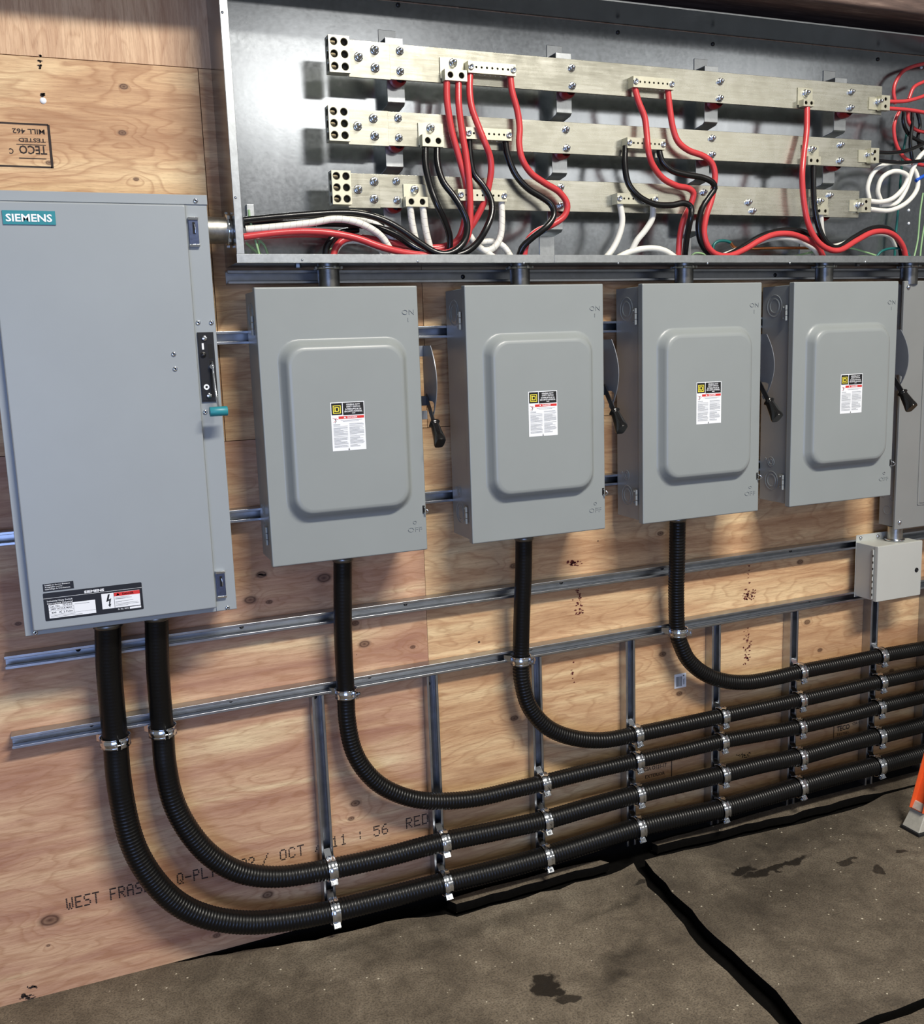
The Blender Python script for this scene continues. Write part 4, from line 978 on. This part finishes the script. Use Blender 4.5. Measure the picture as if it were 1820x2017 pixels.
p = [(1249, 169), (1258, 201), (1269.8, 231.7), (1274, 265.8), (1277, 296.4), (1285, 323.7), (1305.6, 351), (1333, 366), (1355, 370.7), (1366, 381), (1360, 404), (1346.5, 432.7), (1339, 466.8), (1336, 512)]
cable(p, [(0, -.128), (4, -.155), (9, -.14), (13, -.11)], REDW, 'thick red cable stepping down to the pipe above the third grey switch', group=RG)
p = [(1315, 174), (1319, 211), (1325.4, 252), (1336, 279.4), (1356.7, 296.4), (1384, 306.6), (1401, 320), (1408, 342), (1406, 368), (1401, 395), (1391, 426), (1386.7, 456.5), (1393, 483), (1409, 500), (1435, 504), (1465.8, 492), (1496.4, 473.6), (1527, 461.6), (1561, 461.6), (1591.8, 473.6), (1612, 487), (1624, 512)]
cable(p, [(0, -.128), (6, -.155), (14, -.16), (18, -.15), (21, -.12)], REDW, 'thick red cable swinging down then arching right toward the fourth grey switch', group=RG)
p = [(1589.4, 212), (1588.6, 259), (1583, 306.6), (1580, 347.5), (1583, 395), (1591.8, 439.5), (1608.8, 473.6), (1632.6, 491), (1656.5, 492), (1687, 474), (1717.8, 458), (1745, 456.5), (1765.5, 467), (1779, 487), (1785, 512)]
cable(p, [(0, -.127), (3, -.155), (8, -.165), (14, -.13)], REDW, 'thick red cable from the single lug at right, curving toward the right-hand pipe', group=RG)
p = [(995, 277), (1000, 306.6), (1015.7, 344), (1039.5, 371), (1066.8, 388.4), (1085.5, 403), (1091, 424), (1077, 446), (1050, 467), (1029, 487), (1020, 512)]
cable(p, [(0, -.128), (4, -.145), (7, -.16), (10, -.125)], BLKW, 'thick black cable bulging right beside the red one above the second grey switch', group=BG)
p = [(837.5, 288), (838.5, 327), (848.7, 371), (862, 405.5), (877.7, 439.5), (886, 468), (884.5, 499)]
cable(p, [(0, -.125), (3, -.15), (6, -.12)], BLKW, 'thick black cable from the left barrel of the middle busbar lug', group=BG)
p = [(860.6, 288), (862, 323.7), (872.6, 357.8), (893, 385), (910, 412), (920, 440), (917, 470), (902, 490), (879.4, 500), (855.5, 496), (825, 477), (791, 453), (753, 432.7), (712, 421.5), (668, 419), (600, 423), (540, 428), (480, 434)]
cable(p, [(0, -.125), (4, -.165), (8, -.172), (12, -.15), (17, -.125)], BLKW, 'thick black cable looping under and running over the white cables to the left end', group=BG)
p = [(923.7, 277), (926, 310), (933, 342), (951, 365), (966.3, 392), (969, 419), (958, 450), (941, 477), (920, 495), (893, 503), (850, 501), (812, 484), (780, 463), (740, 448), (680, 441), (600, 440), (540, 441), (480, 442)]
cable(p, [(0, -.128), (2, -.135), (6, -.17), (9, -.16), (11, -.12), (17, -.105)], BLKW, 'thick black cable from the left end of the first middle terminal strip', group=BG)
p = [(705, 452), (672, 458), (652, 472), (643, 488), (641, 512)]
cable(p, [(0, -.09), (2, -.11), (4, -.11)], BLKW, 'short black cable dropping into the pipe above the first grey switch', group=BG)
p = [(1231.7, 288), (1230.7, 323.7), (1237.5, 361), (1258, 386.7), (1288.6, 402), (1322, 404), (1347, 400), (1361, 409), (1360, 431), (1353, 466.8), (1348, 512)]
cable(p, [(0, -.128), (4, -.155), (8, -.165), (10, -.12)], BLKW, 'thick black cable sagging under the second middle terminal strip to the third pipe', group=BG)
p = [(1297, 292), (1304, 316.9), (1322.7, 335.6), (1350, 344), (1380.6, 349), (1402, 358), (1407.8, 371), (1398, 386), (1382, 412), (1375.5, 446), (1380.6, 477), (1394, 497), (1418, 507), (1445, 497.4), (1472.6, 480), (1503, 464), (1540.7, 454), (1574.8, 455), (1604, 466), (1622, 482)]
cable(p, [(0, -.128), (5, -.165), (10, -.15), (14, -.13), (19, -.125)], BLKW, 'thick black cable following behind the arching red one to the fourth pipe', group=BG)
p = [(1602, 322), (1602, 371), (1605.4, 415.6), (1615.6, 456.5), (1632.6, 482), (1653, 487), (1683.8, 467), (1714.4, 451), (1741.6, 448.5), (1759, 459), (1772, 481), (1777, 512)]
cable(p, [(0, -.127), (4, -.14), (8, -.135), (11, -.115)], BLKW, 'thick black cable from the single middle lug at right, behind the red curve', group=BG)
# whites
W_ = [([(484, 452), (541, 447), (612, 439), (659, 431.5), (697, 436), (730, 450), (755, 470), (778, 508)], [(0, -.13), (4, -.15), (7, -.12)], 'taped white cable arching from the left end, front one of the pair', WHTW),
      ([(620, 441), (662, 430), (706, 430), (737, 441), (760, 458), (782, 486), (800, 508)], [(0, -.11), (6, -.09)], 'taped white cable arching from the left end, rear one of the pair', WHTW),
      ([(655, 510), (664, 488), (680, 475), (706, 474), (732, 482), (755, 494), (770, 508)], [(0, -.10), (6, -.07)], 'white cable rising from the pipe above the first grey switch', WHTW),
      ([(807.8, 407), (812, 440), (823, 492)], [(0, -.125), (2, -.11)], 'taped white cable from the left barrel of the lowest busbar lug', WHTW),
      ([(832.7, 407), (838, 449), (847, 488)], [(0, -.125), (2, -.11)], 'taped white cable from the right barrel of the lowest busbar lug', WHTW),
      ([(987.7, 391), (988.6, 436), (985, 468), (971.4, 489), (952, 493), (935, 480), (925, 464)], [(0, -.128), (3, -.12), (6, -.09)], 'taped white cable hooking left below the first lower terminal strip', WHTW),
      ([(945, 478), (970, 476), (992, 486), (1010, 512)], [(0, -.08), (3, -.1)], 'taped white cable curling down into the pipe above the second grey switch', WHTW),
      ([(925, 464), (938, 482), (955, 495), (980, 512)], [(0, -.12), (3, -.12)], 'taped white cable crossing low under the black bend', WHTW),
      ([(1220, 396), (1225.6, 432.7), (1220, 462), (1207, 490), (1188, 514)], [(0, -.128), (4, -.12)], 'white cable from the left end of the second lower terminal strip', WHTP),
      ([(1286, 400), (1285, 429), (1271.5, 453), (1254.5, 473.6), (1244, 494)], [(0, -.128), (4, -.10)], 'white cable from the right end of the second lower terminal strip', WHTP),
      ([(1205, 514), (1241, 496), (1278, 489), (1309, 494), (1336, 512)], [(0, -.10), (4, -.11)], 'white cable arching low toward the third pipe', WHTP),
      ([(1404, 512), (1445, 496), (1489.5, 478), (1527, 468.5), (1568, 472), (1602, 489), (1617, 512)], [(0, -.11), (6, -.10)], 'white cable arching under the red one toward the fourth pipe', WHTP),
      ([(1616, 420), (1619, 460), (1632, 484), (1655, 483), (1690, 468), (1728, 460), (1755, 466), (1768, 490)], [(0, -.125), (2, -.09), (7, -.09)], 'white cable from the single lowest lug, mostly hidden behind the red curve', WHTP)]
for px_, d, lab, mt in W_: cable(px_, d, mt, lab, group=WG)
# right-hand coils
RS = .0062
cable([(1750, 200), (1770, 200), (1790, 198), (1822, 188), (1850, 170)], -.12, REDW, 'thin red cable leaving the top right end lug, upper one', RS, group='thin coiled cables at the right of the trough')
cable([(1750, 213.5), (1770, 215), (1790, 216.5), (1822, 222), (1860, 232)], -.125, REDW, 'thin red cable leaving the top right end lug, lower one', RS, group='thin coiled cables at the right of the trough')
cable([(1764, 205), (1760, 180), (1766, 158), (1784, 137), (1822, 125), (1860, 122)], -.045, REDW, 'thin red cable looping up in the top right corner of the trough', RS, group='thin coiled cables at the right of the trough')
cable([(1822, 160), (1800, 172), (1790, 195)], -.05, REDW, 'short piece of thin red cable inside the corner loop', RS, group='thin coiled cables at the right of the trough')
cable([(1772, 218), (1764, 235), (1760.5, 255), (1765, 283), (1778, 307), (1797, 320), (1830, 328)], -.09, REDW, 'thin red cable looping down left of the black bundle', RS, group='thin coiled cables at the right of the trough')
cable([(1788, 218), (1790, 240), (1805, 256), (1832, 262)], -.07, REDW, 'thin red cable curving behind the black bundle', RS, group='thin coiled cables at the right of the trough')
cable([(1729, 300), (1752, 301), (1775, 299), (1800, 292), (1835, 276)], -.12, BLKW, 'thin black cable leaving the middle right end lug, upper one', RS, group='thin coiled cables at the right of the trough')
cable([(1729, 317), (1755, 319), (1785, 320), (1835, 314)], -.125, BLKW, 'thin black cable leaving the middle right end lug, lower one', RS, group='thin coiled cables at the right of the trough')
cable([(1797, 220), (1796, 250), (1793, 285), (1798, 322)], -.075, BLKW, 'thin black cable hanging upright in the right bundle', RS, group='thin coiled cables at the right of the trough')
cable([(1780, 218), (1779, 240), (1788, 262), (1805, 275), (1835, 288)], -.06, BLKW, 'thin black cable curling around the right bundle', RS, group='thin coiled cables at the right of the trough')
cable([(1806, 218), (1812, 245), (1808, 275), (1822, 305)], -.055, BLKW, 'thin black cable at the far right of the bundle', RS, group='thin coiled cables at the right of the trough')
WR = .0078
cable([(1713, 396), (1735, 397.5), (1758, 391), (1778, 372), (1788, 350), (1778, 340), (1758, 338), (1737, 351), (1729, 376), (1735, 396)], [(0, -.12), (5, -.125), (9, -.10)], WHTP, 'thin white cable in a tight inner coil beside the lowest right lug', WR, group='thin coiled cables at the right of the trough')
cable([(1713, 412), (1752, 414.5), (1786, 399), (1807, 370), (1803, 338), (1780, 323), (1750, 322), (1722, 338), (1709, 368), (1712, 392)], [(0, -.12), (5, -.10), (9, -.09)], WHTP, 'thin white cable in a wide outer coil beside the lowest right lug', WR, group='thin coiled cables at the right of the trough')
cable([(1735, 404), (1765, 400), (1784, 374), (1796, 338), (1812, 308), (1840, 285)], [(0, -.10), (5, -.12)], WHTP, 'thin white cable rising from the coils to the right edge', WR, group='thin coiled cables at the right of the trough')
cable([(1804, 356), (1815, 349), (1840, 338)], -.11, BLUW, 'blue wire at the right edge of the trough', .006, 'wire', name='ground_wire')
GG = 'thin green ground wires'
cable([(1786, 262), (1779, 300), (1775, 340), (1772, 380), (1768, 425), (1764, 465), (1762, 508)], -.03, DGRN, 'dark green stranded wire hanging down the right of the trough', .0042, 'wire', GG, 'ground_wire')
cable([(1722, 512), (1738, 494), (1765, 489), (1785, 496), (1796, 512)], -.12, DGRN, 'dark green wire arching low at the right of the trough', .0042, 'wire', GG, 'ground_wire')
cable([(1404, 494), (1406, 482), (1415, 475), (1430, 474.5), (1439, 478)], -.08, DGRN, 'dark green wire loop beside the bare copper braid', .0048, 'wire', GG, 'ground_wire')
cable([(1439, 478), (1449, 488), (1480, 490), (1506, 489), (1550, 488.5), (1600, 488.5)], -.08, COPPER, 'bare copper wire lying low behind the arching red cable', .0048, 'wire', None, 'ground_wire')
cable([(1600, 488.5), (1610, 489)], -.08, BLUW, 'short blue sleeve on the end of the bare copper wire', .0058, 'wire', None, 'wire_sleeve')
for k, (pp, d) in enumerate([([(490, 413), (492, 432), (499, 458), (505, 480), (512, 506)], -.12), ([(484, 478), (498, 490), (510, 500)], -.06), ([(508, 472), (520, 482), (530, 508)], -.07), ([(512, 474), (508, 490), (516, 506)], -.05)]):
    cable(pp, d, GRNW, ['light green wire hanging in front of the cables at the left end', 'short light green wire low in the left corner of the trough', 'light green wire bending down right in the left corner', 'light green wire curling behind in the left corner'][k], .0032, 'wire', GG, 'ground_wire', 8)
GL = [([(1358, 508), (1368, 499), (1385, 500), (1398, 510)], 'light green wire hump right of the third pipe'), ([(1430, 510), (1470, 505), (1505, 505), (1540, 508)], 'light green wire lying on the trough floor, middle length'),
      ([(1500, 510), (1560, 505), (1600, 497), (1620, 500)], 'light green wire rising to the fourth pipe'), ([(1640, 508), (1700, 505), (1740, 508)], 'light green wire lying flat near the right-hand pipe'),
      ([(1660, 486), (1690, 492), (1740, 508)], 'light green wire sloping down behind the right red curve'), ([(1818, 380), (1812, 420), (1808, 470), (1800, 508)], 'light green wire upright at the right edge'),
      ([(1835, 400), (1822, 440), (1815, 480), (1812, 512)], 'second light green wire upright at the right edge'), ([(1560, 510), (1600, 506), (1625, 490)], 'light green wire ending beside the blue sleeve'), ([(636, 508), (648, 492), (668, 487)], 'light green wire beside the first pipe opening')]
for pp, lab in GL: cable(pp, -.09, GRNW, lab, .0030, 'wire', GG, 'ground_wire', 8)

# ================================================================== PANELBOARD, SMALL BOX, LADDER
def panelboard():
    t = tag(empty('panelboard', (2.855, -.0412, 1.05)), 'grey panelboard cabinet cut off by the right edge of the photo', 'electrical panel')
    MB().box((2.862, -.0412, 1.056), (3.225, -.118, 1.926)).build('enclosure', GREY_D, t, bevel=.002)
    c = MB().box((2.850, -.118, 1.048), (3.237, -.130, 1.934)).build('cover', GREY_D, t, bevel=.003)
    d = MB(); loft(d, [rrect(2.953, 3.137, 1.13, 1.84, .006, -.1302, 4), rrect(2.953, 3.137, 1.13, 1.84, .006, -.1325, 4), rrect(2.960, 3.130, 1.137, 1.833, .006, -.1325, 4), rrect(2.9615, 3.1285, 1.1385, 1.8315, .006, -.1345, 4)]); D = d.build('door', GREY_D, t, wn=True)
    MB().box((2.972, -.1346, 1.33), (3.115, -.1375, 1.36)).build('handle', BLACKP, D); 
    for x, z in ((2.868, 1.912), (2.872, 1.075), (3.22, 1.912), (3.22, 1.075)): MB().lathe((x, -.130, z), (0, -1, 0), [(.0085, 0), (.008, .003), (.004, .006), (.0001, .0065)], 16).build('screw', CHROME, t)
    for y, z, r in ((-.08, 1.115, .018), (-.06, 1.17, .010), (-.10, 1.16, .010)): MB().lathe((2.8618, y, z), (-1, 0, 0), [(r - .003, 0), (r - .002, .001), (r, .001), (r + .001, 0)], 20).build('knockout', GREY_D, t)
panelboard()
def small_box():
    t = tag(empty('hinged_junction_box', (2.754, -.0412, .795)), 'small pale grey hinged steel box hung under the panelboard at right', 'junction box')
    x0, x1, z0, z1 = 2.7565, 2.968, .7955, .998; yf = -.149
    MB().box((x0, -.043, z0), (x1, -.137, z1)).build('body', GREY_P, t, bevel=.002)
    MB().box((x0 - .001, -.0412, z0 - .006), (x1 + .001, -.0428, z1 + .026)).build('mounting_plate', GREY_P, t, bevel=.0008)
    d = MB(); loft(d, [rrect(x0 - .002, x1 + .002, z0 - .002, z1 + .002, .003, -.134, 4), rrect(x0 - .002, x1 + .002, z0 - .002, z1 + .002, .003, yf + .002, 4), rrect(x0, x1, z0, z1, .003, yf, 4)]); D = d.build('door', GREY_P, t, wn=True)
    h = MB().cyl((x0 - .005, -.131, z0 + .008), (x0 - .005, -.131, z1 - .012), .0028, 10); h.box((x0 - .0035, -.121, z0 + .008), (x0 - .0015, -.131, z1 - .012)); 
    for k in range(7): h.box((x0 - .0082, -.1312, z0 + .02 + k * .024), (x0 - .006, -.134, z0 + .028 + k * .024), 1)
    h.build('hinge', [GREY_P, BLACK], t)
    MB().lathe((2.9445, yf, .892), (0, -1, 0), [(.0085, 0), (.0082, .002), (.0065, .0035), (.003, .0035), (.0025, .001), (.0001, .001)], 18).build('lock', BLACKG, D)
    for px, py in ((1695, 1059.5), (1728.6, 1056)): MB().lathe(at(px, py, -.043), (0, -1, 0), [(.0065, 0), (.0055, .004), (.0001, .0055)], 14).build('screw', BOLT, t)
    p = tag(empty('conduit_nipple', (2.8943, -.095, .998)), 'short bright pipe between the panelboard and the small pale box', 'pipe', 'short pipes under the trough')
    MB().lathe((2.8943, -.090, 1.0005), (0, 0, 1), [(.0265, 0), (.0265, .052)], 28).build('pipe', PIPE, p)
    b = MB().lathe((2.8943, -.090, 1.0003), (0, 0, 1), [(.0265, .006), (.034, .005), (.035, .002), (.034, 0)], 24); b.build('locknut', CHROME, p)
small_box()
def ladder():
    # front rail of a stepladder, its cast foot on the floor
    f0 = atf(1796, 1640); t = tag(empty('step_ladder', (f0.x, f0.y, 0)), 'orange stepladder leg with grey cast foot at the right edge', 'ladder')
    a = Vector((f0.x + .020, f0.y + .004, .0)); top = a + Vector((.62, .03, 1.9)); ax = (top - a).normalized()
    sx = Vector((0, -1, 0)); sx = (sx - ax * sx.dot(ax)).normalized(); sy = ax.cross(sx)
    def chan(c0, L, w, d, th, mat, nm, par):
        mb = MB(); prof = [(-w, 0), (w, 0), (w, d), (w - th, d), (w - th, th), (-w + th, th), (-w + th, d), (-w, d)]
        mb.prism([c0 + sx * u + sy * v for u, v in prof][::-1], ax * L); return mb.build(nm, mat, par, bevel=.001, seg=1)
    R_ = chan(a + ax * .075, 1.83, .026, -.025, -.004, ORANGE, 'rail', t)
    MB().lathe(a + ax * .115 + sy * .0042, sy, [(.006, 0), (.004, .003), (.0001, .004)], 12).build('rivet', BOLT, R_)
    ft = MB(); lo = [a + Vector((-.024, -.038, .012)), a + Vector((.035, -.038, .012)), a + Vector((.035, .038, .012)), a + Vector((-.024, .038, .012))]
    c1 = a + ax * .105
    hi = [c1 + Vector((-.009, -.029, 0)), c1 + Vector((.026, -.029, 0)), c1 + Vector((.026, .029, 0)), c1 + Vector((-.009, .029, 0))]
    ft.add(lo + hi, [(3, 2, 1, 0), (4, 5, 6, 7), (2, 3, 7, 6), (3, 0, 4, 7), (0, 1, 5, 4), (1, 2, 6, 5)]); ft.build('foot', FOOTM, t, bevel=.003)
    MB().box(a + Vector((-.028, -.042, 0.0005)), a + Vector((.039, .042, .012))).build('rubber_pad', RUBBER, t, bevel=.002)
ladder()
